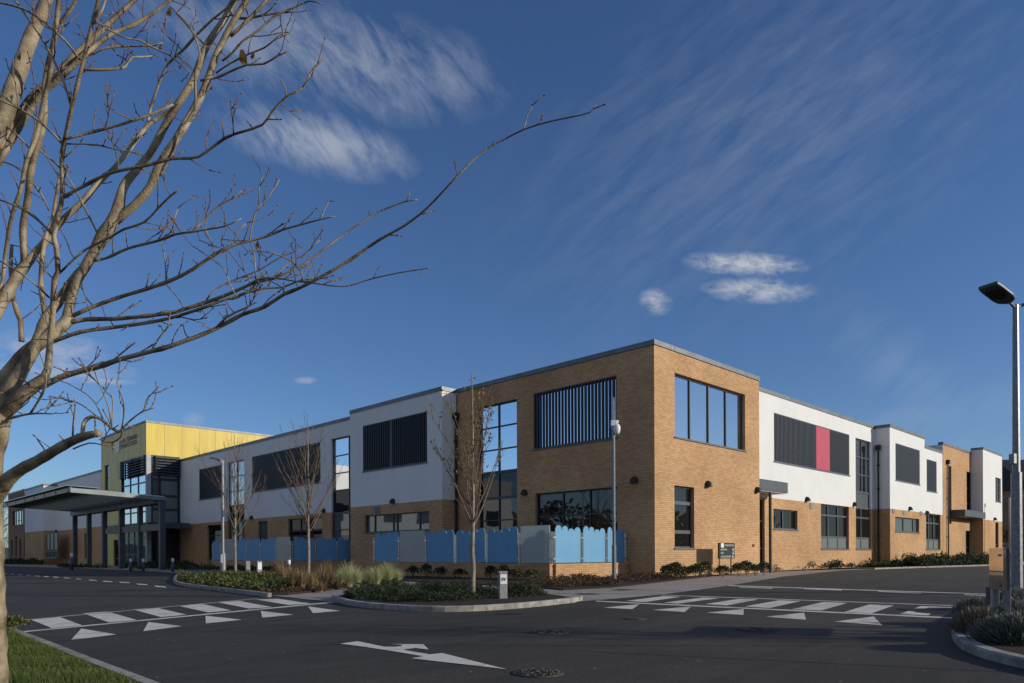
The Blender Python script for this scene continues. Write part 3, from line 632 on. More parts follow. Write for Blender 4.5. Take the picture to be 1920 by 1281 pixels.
# raised lettering on the gold front (reads from left to right towards the corner: direction is -Y)
ux = Vector((0, -1, 0)); uz = Vector((0, 0, 1))
yS = uA(226, TX); wid = yS-uA(258.5, TX)
t1 = text('SCOIL STÍOBHAIRD', 'lettering', 'letter_dark', S, Vector((TX-.03, yS, zA(226, 832.5, TX))), ux, uz, .62)
t2 = text('STEWARTS SCHOOL', 'lettering', 'letter_dark', S, Vector((TX-.03, yS, zA(226, 842.5, TX))), ux, uz, .62)
for t_ in (t1, t2):
    ys = [v.co.y for v in t_.data.vertices]; k = wid/(max(ys)-min(ys)); m_ = max(ys)
    for v in t_.data.vertices: v.co.y = m_-(m_-v.co.y)*k
mb = MB(); AT.box(mb, uA(225, TX), uA(217.8, TX), zA(221, 848.5, TX), zA(221, 828.5, TX), .01, .05); build(mb, 'logo_plate', 'plate', S)
# low entrance roof at the tower foot
mb = MB(); zlow = zA(335, 981, TX-.3); mb.box(TX-.9, -.3, TY0-3.2, TY1-4, zlow-.25, zlow+.28); build(mb, 'porch_roof', 'steel_dark', S)
# --- blocks beyond the tower
F3 = Fr('A', -3.1); yk, ym, yn = uA(190.5, -3.1), uA(83, -3.1), uA(78, -3.1)
yn2, yo = uA(67, -3.1), uA(15.6, -3.1); zl3 = 4.3
wall(F3, TY1, 99, zl3, HC, [], 'white', S); wall(F3, TY1, 99, 0, zl3, [(74, 76, .9, 3.7)], 'brick', S); coping(F3, TY1, 99, H, S, joints=False)
window(F3, 74, 76, .9, 3.7, cols=(.5,), pane='dark', par=S, fm='frame_dark')
F4 = Fr('A', -4.6); F4b = Fr('B', 88.0)
oo = (uA(105, -4.6), uA(84.5, -4.6), .9, 3.9)
wall(F4, 88, 98.5, zl3, HC-.3, [], 'white', S); wall(F4, 88, 98.5, 0, zl3, [oo], 'brick', S); window(F4, *oo, cols=(.35, .7), rows=(.25, .7), pane='blind', par=S, fm='frame_dark')
wall(F4b, -4.6, -3.1, zl3, HC-.3, [], 'white', S); wall(F4b, -4.6, -3.1, 0, zl3, [], 'brick', S); coping(F4, 88, 98.5, H-.3, S, joints=False); coping(F4b, -4.65, -3.1, H-.297, S, joints=False)
wlight(F4, 107, 996, S, .22)
F5 = Fr('A', -4.3); ya5 = 100.2; yb5 = uA(15.6, -4.3)
ops5 = [(uA(43, -4.3), uA(23, -4.3), zA(30, 985, -4.3), zA(30, 958, -4.3)), (uA(59.5, -4.3), uA(55.5, -4.3), .5, 8.6)]+[(uA(a+3.2, -4.3), uA(a, -4.3), zA(30, 1043.5, -4.3), zA(30, 1012, -4.3)) for a in (20.5, 28.5, 36.5, 45)]
wall(F5, ya5, yb5, 0, HC-.1, ops5, 'brick_red', S); coping(F5, ya5, yb5, H-.1, S, joints=False)
for i, q in enumerate(ops5): window(F5, *q, cols=(.25, .5, .75) if i == 0 else (), rows=(.3,) if i != 1 else (.25, .5, .75), pane='sky' if i < 2 else 'dark', par=S, fm='frame_dark', sill=i != 1)
F5b = Fr('B', ya5); wall(F5b, -4.3, 0, 0, HC-.1, [], 'brick', S); coping(F5b, -4.35, 0, H-.097, S, joints=False)
mb = MB(); mb.add([(-4.3, yb5, 0), (15, yb5, 0), (15, yb5, HC-.1), (-4.3, yb5, HC-.1)], [(0, 3, 2, 1)]); build(mb, 'wall', 'brick_red', S)
wlight(F5, 32, 1008, S, .22); wlight(F5, 64, 1006, S, .22)
# --- corner block, right (sunlit) face
xb = uB(1424.5)
r1 = op(B0, 1266.3, 1398.3, 699, 819, 1266.3); r2 = (uB(1265), uB(1302), zB(1264, 1027.5), zB(1265, 910))
wall(B0, 0, xb, 0, HC, [r1, r2], 'brick', S)
window(B0, *r1, cols=(.235, .49, .745), pane='sky', par=S, rec=.17)
window(B0, *r2, rows=(.26, .73), pane='dark', par=S, rec=.17, mw=.16)
coping(B0, -.047, xb+.03, H+.003, S)
wlight(B0, 1326, 907.5, S); wlight(B0, 1418.5, 918.5, S)
mb = MB(); B0.box(mb, uB(1281), uB(1287), zB(1284, 1069), zB(1284, 1065.5), 0, .02); build(mb, 'air_brick', 'brick_red', S)
mb = MB(); B0.box(mb, uB(1411), uB(1413.4), zB(1412, 1025.5), zB(1412, 1020.5), 0, .05); build(mb, 'alarm_box', 'redbox', S)
mb = MB(); mb.add([(xb, 0, 0), (xb, WOFF, 0), (xb, WOFF, HC), (xb, 0, HC)], [(0, 1, 2, 3)]); build(mb, 'wall', 'brick', S)
# --- right wing
x1 = uB(1669.2); zwr = BR.z(1526, 942.7)
s1 = op(BR, 1452, 1593.3, 774, 864.7, 1452); s2 = (BR.u(1605), BR.u(1634), zB(1264, 1027.5), BR.z(1605, 821))
s3 = op(BR, 1450.5, 1495.6, 954, 991.5, 1450.5); s4 = (BR.u(1539.7), BR.u(1592), zB(1264, 1027.5), zwr-.02); dr = (xb+.02, BR.u(1434), 0.05, BR.z(1434, 937))
wall(BR, xb, x1, zwr, HC, [s1, s2], 'white', S); wall(BR, xb, x1, 0, zwr, [s2, s3, s4, dr], 'brick', S)
louvre(BR, *s1, 66, S, .09, .05, 'fin_back', red=(BR.u(1532), BR.u(1557.4)))
zt1, zt2 = BR.z(1605, 921), BR.z(1605, 951)
window(BR, s2[0], s2[1], zt1, s2[3], cols=(.5,), rows=(1/3, 2/3), pane='sky', par=S, sill=False)
window(BR, s2[0], s2[1], zt2, zt1, cols=(), pane='blind', par=S, sill=False)
window(BR, s2[0], s2[1], s4[2], zt2-.002, cols=(.45,), rows=(.27, .76), pane='dark', par=S, panels=(0,), mw=.12)
window(BR, *s3, cols=(.47,), pane='dark', par=S, mw=.12); window(BR, *s4, cols=(.31, .66), rows=(.27, .76), pane='dark', par=S, panels=(0,), mw=.12)
d_ = window(BR, *dr, rows=(.32, .7), pane='dark', par=S, fm='frame_dark', sill=False, name='door')
mb = MB(); BR.box(mb, dr[0]+.12, dr[0]+.16, .9, 1.5, -.14, -.06); build(mb, 'handle', 'stainless', d_)
coping(BR, xb, x1, H, S)
wlight(BR, 1512, 936, S); wlight(BR, 1601, 945.5, S)
for px, py in ((1521, 949),): mb = MB(); BR.box(mb, BR.u(px-2.5), BR.u(px+2.5), BR.z(px, py+5), BR.z(px, py-5), 0, .04); build(mb, 'vent_grille', 'galv', S)
# side porch: box canopy with a post
PC = Fr('B', .03); xe = PC.u(1478); zt, zb_ = PC.z(1478, 905.4), PC.z(1478, 925.3)
xs = xb-.0
mb = MB(); mb.box(xb+.012, xe, .03, WOFF-.01, zb_, zt); build(mb, 'porch_canopy', 'steel_dark', S, bevel=.02)
mb = MB(); mb.box(xb+.1, xe-.06, .08, WOFF-.06, zb_-.03, zb_-.004); build(mb, 'porch_soffit', 'white', S)
px_ = uB(1444.5, .17); mb = MB(); mb.box(px_-.065, px_+.065,   .10, .23, 0, zb_-.035); build(mb, 'porch_post', 'steel_dark', S)
# --- second white block
x2a, x2b, x2c = uB(1669.2), uB(1734.5), uB(1768)
zb2 = zB(1669, 953.8); H2 = zB(1735, 836)
v1 = op(B0, 1679.8, 1725.3, 831, 900, 1679.8); v2 = op(B0, 1738.2, 1756.8, 861, 920, 1738.2); v3 = op(B0, 1678.6, 1723.8, 969, 996.5, 1679); v4 = (uB(1736.5), uB(1763.6), zB(1264, 1027.5), zb2-.03)
wall(B0, x2a, x2b, zb2, HC, [v1], 'white', S); wall(B0, x2b, x2c, zb2, H2-.2, [v2], 'white', S); wall(B0, x2a, x2c, 0, zb2, [v3, v4], 'brick', S)
louvre(B0, *v1, 30, S, .11, .04); louvre(B0, *v2, 13, S, .11, .04)
window(B0, *v3, cols=(.42, .83), pane='blind', par=S, fm='frame', mw=.2); window(B0, *v4, cols=(.28, .64), rows=(.27, .74), pane='dark', par=S, panels=(0,), mw=.12)
coping(B0, x2a-.04, x2b, H+.003, S, joints=False); coping(B0, x2b, x2c, H2, S, joints=False, h=.2)
RW = Fr('A', x2a)
wall(RW, 0, WOFF, zb2, HC, [], 'white', S); wall(RW, 0, WOFF, 0, zb2, [], 'brick', S); coping(RW, 0, WOFF, H, S, joints=False)
wlight(B0, 1705, 953.5, S); wlight(B0, 1736.7, 961, S)
for px, py in ((1675.5, 958.5), (1695, 962), (1727, 963)): mb = MB(); B0.box(mb, uB(px-2), uB(px+2), zB(px, py+4), zB(px, py-4), 0, .04); build(mb, 'vent_grille', 'galv', S)
downpipe(RW, 1648.5, 835, S); downpipe(B0, 1775, 863, S)
# --- brick block
x3 = uB(1822.5); Fb = Fr('B', -.02)
w1 = (uB(1777.5), uB(1784), 3.6, zB(1777, 873)); w2 = (uB(1812.5), uB(1822), 4.2, zB(1812.5, 884))
wall(Fb, x2c, x3, 0, HC+.1, [w1, w2, (x3-2.3, x3-.4, 0, 3.1)], 'brick', S)
window(Fb, *w1, rows=(.33, .66), pane='dark', par=S, sill=False); window(Fb, *w2, rows=(.33, .66), pane='dark', par=S, sill=False)
window(Fb, x3-2.3, x3-.4, 0, 3.1, rows=(.5,), pane='dark', par=S, fm='frame_dark', sill=False, name='door')
coping(Fb, x2c-.04, x3, H+.1, S, joints=False)
mb = MB(); mb.add([(x2c, -.02, H2-.2), (x2c, 15, H2-.2), (x2c, 15, HC+.1), (x2c, -.02, HC+.1)], [(0, 3, 2, 1)]); build(mb, 'wall', 'white', S)
# --- last white block
YL = -1.0; FL = Fr('B', YL); x4 = uB(1879.5, YL); HL = zB(1844, 839, YL); zb4 = zB(1844, 974, YL); x3b = uB(1843.8, YL)
k1 = (uB(1867, YL), uB(1877, YL), zB(1867, 940, YL), zB(1867, 895, YL)); k2 = (uB(1866.5, YL), uB(1872.5, YL), .9, zb4-.15)
wall(FL, x3b, x4, zb4, HL-.2, [k1], 'white', S); wall(FL, x3b, x4, 0, zb4, [k2], 'brick', S)
window(FL, *k1, rows=(.35, .7), pane='blind', par=S, cols=(.5,)); window(FL, *k2, rows=(.3,), pane='dark', par=S)
FLr = Fr('A', x3b); wall(FLr, YL, 0, zb4, HL-.2, [], 'white', S); wall(FLr, YL, 0, 0, zb4, [], 'brick', S)
coping(FL, x3b-.04, x4, HL, S, joints=False, h=.2); coping(FLr, YL, 0, HL-.003, S, joints=False, h=.2)
wlight(FL, 1864, 973, S)
mb = MB(); mb.box(uB(1810, -1.2), x3b-.01, -1.2, -.03, zB(1843, 973, YL), zB(1843, 961, YL)); build(mb, 'porch_canopy', 'steel_dark', S, bevel=.02)
# roofs and rear walls so that the building is closed
mb = MB()
for a, b, c, d, z in ((0, 15, 1.08, yt, HC-.05), (0, xb, 0, 1.08, HC-.055), (15, x2a, WOFF, 15, HC-.055), (x2a, x2b, 0, 15, HC-.055), (x2b, x2c, 0, 15, H2-.25), (-WOFF, 0, y0w, y1w, HC-.06), (x2c, x3, 0, 15, HC+.05), (x3, x4, YL, 15, HL-.25), (-3.1, 15, TY1, 100, HC-.06), (-4.3, 15, ya5, yb5, HC-.16), (-4.6, -3.1, 88, 98.5, HC-.36)):
    mb.add([(a, c, z), (b, c, z), (b, d, z), (a, d, z)], [(0, 1, 2, 3)])
build(mb, 'roof', 'slate', S)
mb = MB(); mb.add([(15, 15, 0), (15, 120, 0), (15, 120, HC-.1), (15, 15, HC-.1)], [(0, 1, 2, 3)]); mb.add([(15, 15, 0), (x4, 15, 0), (x4, 15, HC-.1), (15, 15, HC-.1)], [(0, 3, 2, 1)]); mb.add([(x4, YL, 0), (x4, 15, 0), (x4, 15, HL-.2), (x4, YL, HL-.2)], [(0, 1, 2, 3)])
build(mb, 'rear_wall', 'brick', S)

# --- the wing across the forecourt, left of the frame: what the stair windows mirror
T = thing('school_wing', (-40, 70, 0), 'white and brick wing across the forecourt mirrored in the tall stair windows', 'building')
mb = MB(); mb.box(-60, -22, 70, 84, 0, 3.8); build(mb, 'brick_base', 'brick', T); mb = MB(); mb.box(-60.05, -21.95, 69.95, 84, 3.802, 13.5); build(mb, 'rendered_storey', 'white', T)
mb = MB()
for k in range(6): mb.box(-57+k*6, -54+k*6, 69.9, 69.94, 5.8, 8.3)
build(mb, 'window', 'frame_dark', T)

# ------------------------------------------------------------------ steel entrance canopy
CX, CY0, CY1 = -7.3, uA(311, -7.3), 0
cols = [(135.5, 146), (162, 172.5), (190.5, 202), (222, 235), (257, 269), (297, 311)]
T = thing('entrance_canopy', (CX, 50, 0), 'long grey steel canopy on six columns beside the gold tower', 'canopy')
ze = 5.66
for a, b in cols:
    ya_ = uA((a+b)/2, CX); wpx = (b-a)/FPX*(ray(0, 0)*0+Vector((CX, ya_, 0))-CAM).dot(FW)/1.42
    m_ = MB(); m_.box(CX-wpx/2, CX+wpx/2, ya_-wpx/2, ya_+wpx/2, 0, ze-.5); build(m_, 'column', 'steel_dark', T, bevel=.02)
yN, yF = 39.6, 63.4
def slab(name, m, x0, x1, z0a, z0b, th, y0=yN, y1=yF):
    mb = MB(); mb.add([(x0, y0, z0a-th), (x1, y0, z0b-th), (x1, y1, z0b-th), (x0, y1, z0a-th), (x0, y0, z0a), (x1, y0, z0b), (x1, y1, z0b), (x0, y1, z0a)],
      [(0, 3, 2, 1), (4, 5, 6, 7), (0, 1, 5, 4), (1, 2, 6, 5), (2, 3, 7, 6), (3, 0, 4, 7)]); return build(mb, name, m, T)
mb = MB(); mb.add([(-13.0, yN, 5.88), (CX+.5, yN, 5.61), (CX+.5, yF, 5.61), (-13.0, yF, 5.88)], [(0, 1, 2, 3)]); build(mb, 'glazing_sheet', 'soffit', T)
def sbar(mb, x0, x1, za, zb2_, th, y0, y1):
    mb.add([(x0, y0, za-th), (x1, y0, zb2_-th), (x1, y1, zb2_-th), (x0, y1, za-th), (x0, y0, za), (x1, y0, zb2_), (x1, y1, zb2_), (x0, y1, za)], [(0, 3, 2, 1), (4, 5, 6, 7), (0, 1, 5, 4), (1, 2, 6, 5), (2, 3, 7, 6), (3, 0, 4, 7)])
mb = MB(); k = yN+2.0
while k < yF-1: sbar(mb, -12.9, CX+.4, 5.86, 5.59, .26, k-.05, k+.05); k += 1.98
build(mb, 'rafters', 'panel', T)
mb = MB(); sbar(mb, -13.1, CX+.6, 5.84, 5.57, .28, yN, yN+.1); sbar(mb, -13.12, -13.02, 5.92, 5.915, .30, yN+.002, yF-.01); build(mb, 'fascia', 'canopy', T)
mb = MB(); k = yN+.6
while k < yF: mb.box(-13.15, -13.121, k-.02, k+.02, 5.5, 5.95); k += 3.4
build(mb, 'fascia_joints', 'steel_dark', T)
mb = MB(); mb.add([(-13.3, yN+.3, 6.04), (-11.2, yN+.3, 5.98), (-11.2, yF, 5.98), (-13.3, yF, 6.04), (-13.3, yN+.3, 6.07), (-11.2, yN+.3, 6.01), (-11.2, yF, 6.01), (-13.3, yF, 6.07)], [(0, 3, 2, 1), (4, 5, 6, 7), (0, 1, 5, 4), (1, 2, 6, 5), (2, 3, 7, 6), (3, 0, 4, 7)]); build(mb, 'glass_edge', 'sky', T)
mb = MB(); mb.box(CX-.22, CX+.62, yN+.1, yF-.1, ze-.62, ze-.14); build(mb, 'beam', 'steel_dark', T)
mb = MB(); mb.box(CX-.1, CX+.1, uA(304, CX), uA(200, CX), 3.0, 3.5); build(mb, 'cross_beam', 'steel_dark', T)

# ------------------------------------------------------------------ cloud-topped play fences on low brick walls
WZ, PZ = .70, 2.27
def scallop(u, wide):   # height drop of the cloud edge
    s = u/wide*4.0; k = int(s) % 4; f = s-int(s); r = (.9, 1.0, .7, .85)[k]
    return -.20*(1-math.sqrt(max(0, 1-(2*f-1)**2)))*r - (.0, .02, .12, .06)[k]
def fence(label, runs, group='cloud-topped play fences'):
    a = runs[0][0]; t = thing('play_fence', (a[0], a[1], 0), label, 'fence', group)
    for (p, q, splits) in runs:
        p = Vector((*p, 0)); q = Vector((*q, 0)); d = (q-p); Ln = d.length; d.normalize(); n = Vector((-d.y, d.x, 0)); mid = (p+q)/2
        mb = MB(); mb.obox(mid, d, n, Ln/2, .12, 0, WZ-.09); mb.obox(mid, d, n, Ln/2+.02, .14, WZ-.088, WZ); build(mb, 'low_wall', 'brick', t)
        for i, (f0, f1, kind) in enumerate(splits):
            u0, u1 = f0*Ln+.09, f1*Ln-.09; W = u1-u0; nseg = 40 if kind == 'blue' else 1
            tops = [PZ+(scallop(W*k/nseg, W) if kind == 'blue' else 0.0) for k in range(nseg+1)]
            vs = []; fs = []
            for s_ in (-.012, .012):
                for k in range(nseg+1):
                    b = p+d*(u0+W*k/nseg)+n*s_; vs += [(b.x, b.y, WZ+.03), (b.x, b.y, tops[k])]
            m_ = 2*(nseg+1)
            for k in range(nseg):
                a_ = 2*k; fs += [(a_, a_+2, a_+3, a_+1), (m_+a_, m_+a_+1, m_+a_+3, m_+a_+2), (a_+1, a_+3, m_+a_+3, m_+a_+1)]
            fs += [(0, 1, m_+1, m_), (m_-2, 2*m_-2, 2*m_-1, m_-1)]
            mb = MB(); mb.add(vs, fs); build(mb, 'blue_panel' if kind == 'blue' else 'frosted_panel', 'blue' if kind == 'blue' else 'frost', t)
        for f in sorted({round(s_[0], 4) for s_ in splits} | {round(s_[1], 4) for s_ in splits}):
            b = p+d*(f*Ln)+n*.0; mb = MB(); mb.tube([(b.x, b.y, WZ), (b.x, b.y, PZ-.27)], .045, 10)
            for zc_ in (WZ+.2, PZ-.5): mb.obox(b, d, n, .12, .03, zc_-.03, zc_+.03)
            build(mb, 'post', 'stainless', t)
    return t
FX = -5.1; FY = 1.5; xk = FX
xa, ya2 = FX, uA(700, FX)
def fr(px0, px1, lst, X): # fractions along the wall from the pixel columns
    L0, L1 = uA(px0, X), uA(px1, X); return [((uA(a, X)-L0)/(L1-L0), (uA(b, X)-L0)/(L1-L0), k) for a, b, k in lst]
L0 = fr(1026, 702, [(1026, 967.3, 'frost'), (967.3, 907.4, 'blue'), (907.4, 850.3, 'blue'), (850.3, 796.3, 'blue'), (796.3, 747.3, 'frost'), (747.3, 702, 'blue')], FX)
fence('cloud-topped blue and frosted fence on brick wall, nearer one at the brick corner', [((FX, FY), (FX, uA(702, FX)), L0), ((FX+.13, FY-.0), (-.05, FY), [(0, .36, 'blue'), (.36, .70, 'blue'), (.70, .985, 'blue')]), ((FX+.13, uA(702, FX)+.02), (-WOFF-.02, uA(702, FX)+.02), [(0, .33, 'blue'), (.33, .66, 'blue'), (.66, 1, 'blue')])])
GX = -4.5; gy = uA(545.5, GX)
L1 = fr(545.5, 399, [(545.5, 517.5, 'frost'), (517.5, 488.5, 'blue'), (488.5, 461.6, 'blue'), (461.6, 438, 'blue'), (438, 414, 'frost'), (414, 399, 'blue')], GX)
fence('cloud-topped blue fence further away, behind the two bare saplings', [((GX, gy), (GX, uA(399, GX)), L1), ((GX+.13, gy), (-.05, gy), [(0, .37, 'blue'), (.37, .74, 'blue'), (.74, .99, 'blue')])])

# ------------------------------------------------------------------ poles, bollards, signs
def lamp_head(mb, c, d, n, Lh, Wh, z):    # flat tapered lantern
    pts = [(0, .12), (.12, .42), (.3, .5), (.8, .5), (1, .46)]
    top = []; vs = []; 
    for s_ in (-1, 1):
        for a, b in (pts if s_ < 0 else pts[::-1]): q = c+d*(a*Lh)+n*(s_*b*Wh); vs.append((q.x, q.y, z+a*Lh*.32))
    k = len(vs); mb.add([(x, y, zz-.03) for x, y, zz in vs]+[(x, y, zz+.05) for x, y, zz in vs], [tuple(range(k-1, -1, -1)), tuple(range(k, 2*k))]+[(i, (i+1) % k, k+(i+1) % k, k+i) for i in range(k)])
p = g(1906.5, 1121); dpt = (p-CAM).dot(FW)
T = thing('street_lamp', p, 'tall galvanised lamp post with twin flat lanterns rising behind the lavender at the right edge', 'street lamp')
ht = at(1906, 572, dpt).z
mb = MB(); mb.tube([p, (p.x, p.y, 3.0)], [.125, .115], 8, True); mb.tube([(p.x, p.y, 3.0), (p.x, p.y, ht)], [.085, .062], 8); build(mb, 'pole', 'galv', T)
dL = (-RT*.90-FW*.435).normalized(); nL = Vector((-dL.y, dL.x, 0))
for s_ in (1, -1):
    mb = MB(); e = p+dL*s_*.30; mb.tube([(p.x, p.y, ht-.08), (e.x, e.y, ht+.06)], .035, 8); arm = build(mb, 'arm', 'galv', T)
    mb = MB(); lamp_head(mb, Vector((e.x, e.y, 0))-dL*s_*.05, dL*s_, nL, .84, .47, ht+.02); build(mb, 'lantern', 'steel_dark', T, bevel=.02)
    mb = MB(); lamp_head(mb, Vector((e.x, e.y, 0))+dL*s_*.25, dL*s_, nL, .40, .30, ht+.11); 
    mb.v = [(x, y, z-.025) for x, y, z in mb.v]; build(mb, 'lens', 'slate', T)
mb = MB(); q = Vector((p.x, p.y, 0))+dL*.14; mb.obox(q, dL, nL, .05, .06, at(1899, 870, dpt).z, at(1899, 852, dpt).z); build(mb, 'sensor', 'galv', T)
p = g(418, 1086); dpt = (p-CAM).dot(FW); ht = at(418, 866, dpt).z
T = thing('street_lamp', p, 'grey lamp post with one curved arm standing in the left planting bed', 'street lamp')
mb = MB(); mb.tube([p, (p.x, p.y, 1.2)], .13, 10); mb.tube([(p.x, p.y, 1.2), (p.x, p.y, ht)], [.07, .055], 10); build(mb, 'pole', 'galv', T)
mb = MB(); d = (-RT*.95+FW*.3).normalized(); nn = Vector((-d.y, d.x, 0)); c0 = Vector((p.x, p.y, 0))
for k in range(7):
    a = k/6; c_ = c0+d*(a*.68); z_ = ht-.05+.22*math.sin(a*math.pi*.5); w_ = .13-.08*a
    mb.add([tuple(c_+nn*w_+UP*(z_)), tuple(c_-nn*w_+UP*(z_)), tuple(c_-nn*w_+UP*(z_+.05+.08*(1-a))), tuple(c_+nn*w_+UP*(z_+.05+.08*(1-a)))], [(0, 1, 2, 3)] if k in (0, 6) else [])
for k in range(6): o_ = k*4; mb.f += [(o_+i, o_+(i+1) % 4, o_+4+(i+1) % 4, o_+4+i) for i in range(4)]
build(mb, 'lantern', 'canopy', T)
mb = MB(); q = Vector((p.x, p.y, 0))-FW*.135; mb.obox(q, RT, FW, .045, .01, .75, 1.15); build(mb, 'label_plate', 'plate', T)
# camera pole
p = g(1151.5, 1092); dpt = (p-CAM).dot(FW); ht = at(1152, 745, dpt).z; zc_ = at(1152, 800, dpt).z; zj = at(1152, 1022, dpt).z
T = thing('camera_pole', p, 'slim galvanised pole with white dome camera in front of the brick corner', 'camera pole')
mb = MB(); mb.tube([p, (p.x, p.y, zj)], .085, 10); mb.tube([(p.x, p.y, zj), (p.x, p.y, zc_-.1)], [.062, .06], 10); mb.tube([(p.x, p.y, zc_-.1), (p.x, p.y, ht)], [.05, .035], 10); build(mb, 'pole', 'galv', T)
mb = MB(); q = Vector((p.x, p.y, 0)); mb.obox(q-FW*.07, RT, FW, .11, .09, zc_-.0, zc_+.22); mb.obox(q+RT*.1, RT, FW, .10, .05, zc_+.12, zc_+.24); build(mb, 'bracket', 'plate', T, bevel=.015)
mb = MB(); q = q+RT*.12-FW*.08; mb.tube_prof((q.x, q.y, zc_-.24), [(.02, -.07), (.08, -.05), (.115, .02), (.13, .10), (.135, .2), (.11, .28), (.05, .33)], 16); build(mb, 'dome_camera', 'plate', T, smooth=True)
# bollards
def bollard(px, py, top, wpx, label, m='stone', cap=None, plate=None, txt=None, group=None):
    p = g(px, py, .03); dp = (p-CAM).dot(FW); zt_ = at(px, top, dp).z; w_ = wpx/2/FPX*dp
    t = thing('bollard', (p.x, p.y, 0), label, 'bollard', group)
    vd = (Vector((p.x, p.y, 0))-Vector((CAM.x, CAM.y, 0))).normalized(); ax = Vector((vd.y, -vd.x, 0))
    ang = R_(18); a2 = (ax*math.cos(ang)+vd*math.sin(ang)); b2 = Vector((-a2.y, a2.x, 0))
    mb = MB(); mb.obox(p, a2, b2, w_*.86, w_*.62, -.02, zt_-.04); build(mb, 'post', m, t, bevel=.012)
    mb = MB(); mb.obox(p-a2*w_*.05, a2, b2, w_*.95, w_*.7, zt_-.04, zt_); build(mb, 'cap', m if not cap else cap, t, bevel=.008)
    if plate:
        c = p-b2*(w_*.62+.008)-a2*w_*.0; mb = MB(); mb.obox(c, a2, b2, w_*.72, .006, at(px, plate[1], dp).z, at(px, plate[0], dp).z); pl = build(mb, 'plate', 'plate', t)
        if txt:
            zt0, zb0 = at(px, plate[0], dp).z, at(px, plate[1], dp).z
            text(txt, 'lettering', 'letter_dark', t, c-b2*.012+UP*(zb0+(zt0-zb0)*.33)-Vector((0, 0, c.z)), a2, UP, (zt0-zb0)*.5, align='CENTER')
            if len(txt) > 2: pass
    return t
bollard(942.5, 1127, 1071, 18, 'squat grey bollard with a white SV plate in the central island', plate=(1077, 1095), txt='SV', group='grey square bollards')
bollard(464.5, 1083, 1052, 9, 'square grey bollard with a yellow sticker, left of the pair in the left bed', group='grey square bollards')
bollard(486, 1089, 1052, 10.5, 'square grey bollard with a white sticker, right of the pair in the left bed', plate=(1055, 1068), group='grey square bollards')
def lbollard(px, py, top, wpx, label, group):
    p = g(px, py); dp = (p-CAM).dot(FW); zt_ = at(px, top, dp).z; r = wpx/2/FPX*dp; t = thing('bollard_light', (p.x, p.y, 0), label, 'bollard light', group)
    hgt = zt_; mb = MB(); mb.tube([(p.x, p.y, 0), (p.x, p.y, hgt*.72)], r, 14); build(mb, 'post', 'steel_dark', t, smooth=True)
    mb = MB(); mb.tube([(p.x, p.y, hgt*.72), (p.x, p.y, hgt*.97)], r*.98, 14); build(mb, 'diffuser', 'plate', t, smooth=True)
    mb = MB(); mb.tube([(p.x, p.y, hgt*.97), (p.x, p.y, hgt)], r*1.03, 14); build(mb, 'cap', 'plate', t, smooth=True)
gl = 'round bollard lights with white tops'
lbollard(1498.7, 1066, 1036, 6.4, 'dark round bollard light with pale top on the paving of the right wing', gl)
lbollard(245, 1071, 1048, 5, 'white-topped bollard light, leftmost of three at the canopy columns', gl)
lbollard(268.6, 1071.5, 1048, 5, 'white-topped bollard light, middle of three at the canopy columns', gl)
lbollard(324, 1073, 1047, 5, 'white-topped bollard light right of the last canopy column', gl)
lbollard(542, 1083, 1050, 6, 'white-topped bollard light behind the copper grasses, before the far fence', gl)
lbollard(134.5, 1069, 1037, 5, 'white-topped post beside the leftmost canopy column', gl)
# direction sign
sx, sy = None, None
YS = -1.0; xl, xr = uB(1346.8, YS), uB(1376.5, YS)
T = thing('direction_sign', ((xl+xr)/2, YS, 0), 'black direction sign on two steel posts lettered RECEPTION, EXIT and SCHOOL ENTRANCE', 'sign')
# the board faces the camera, posts a little behind
pc = g(1361.5, 1084); pc = Vector((pc.x, pc.y, 0)); pc = at(1361.5, 1040, 35.0); pc.z = 0
YS = -.85; ua_, ub_ = uB(1347.2, YS), uB(1376.3, YS); pc = Vector(((ua_+ub_)/2, YS, 0)); vd = Vector((0, 1, 0)); ax = Vector((1, 0, 0)); dp = (pc-CAM).dot(FW)
hw = (ub_-ua_)/2; zt_, zb0 = at(1361, 1018, dp).z, at(1361, 1047.5, dp).z
T.location = (pc.x, pc.y, 0)
mb = MB(); mb.obox(pc, ax, vd, hw, .04, zb0, zt_); build(mb, 'board', 'sign', T, bevel=.006)
for px in (1349.0, 1370.5):
    q = Vector((uB(px, YS+.06), YS+.06, 0)); mb = MB(); mb.tube([(q.x, q.y, 0), (q.x, q.y, zt_-.1)], .035, 10); build(mb, 'post', 'galv', T)
fc = pc-vd*.046; hS = zt_-zb0
def sgn(tx, fx, fz, size, w_=None):
    o = text(tx, 'lettering', 'letter', T, fc+ax*(hw*fx)+UP*(zb0+hS*fz), ax, UP, size)
    if w_:
        xs_ = [Vector(v.co).dot(ax) for v in o.data.vertices]; k = w_*hw/(max(xs_)-min(xs_)); m_ = min(xs_)
        for v in o.data.vertices: a = Vector(v.co).dot(ax); v.co += ax*((m_+(a-m_)*k)-a)
    return o
sgn('STEWARTS SCHOOL', -.32, .79, .115, 1.18); sgn('RECEPTION', -.82, .52, .115, .76); sgn('EXIT', -.82, .30, .115, .34); sgn('SCHOOL ENTRANCE', -.82, .075, .115, 1.3)
mb = MB(); c = fc+ax*(-hw*.62); mb.obox(c, ax, vd, hw*.18, .004, zb0+hS*.70, zb0+hS*.97); build(mb, 'emblem', 'letter', T)
mb = MB()
for i, f in enumerate((.56, .34, .115)):
    s_ = 1 if i < 2 else -1; c = fc+ax*(hw*.74); z_ = zb0+hS*f
    mb.obox(c, ax, vd, hw*.13, .004, z_-.012, z_+.012)
    for k in range(4):
        for sg in (-1, 1): e = c+ax*(s_*hw*(.13-.035*k)); mb.obox(e, ax, vd, .014, .005, z_+sg*.022*k-.014, z_+sg*.022*k+.014)
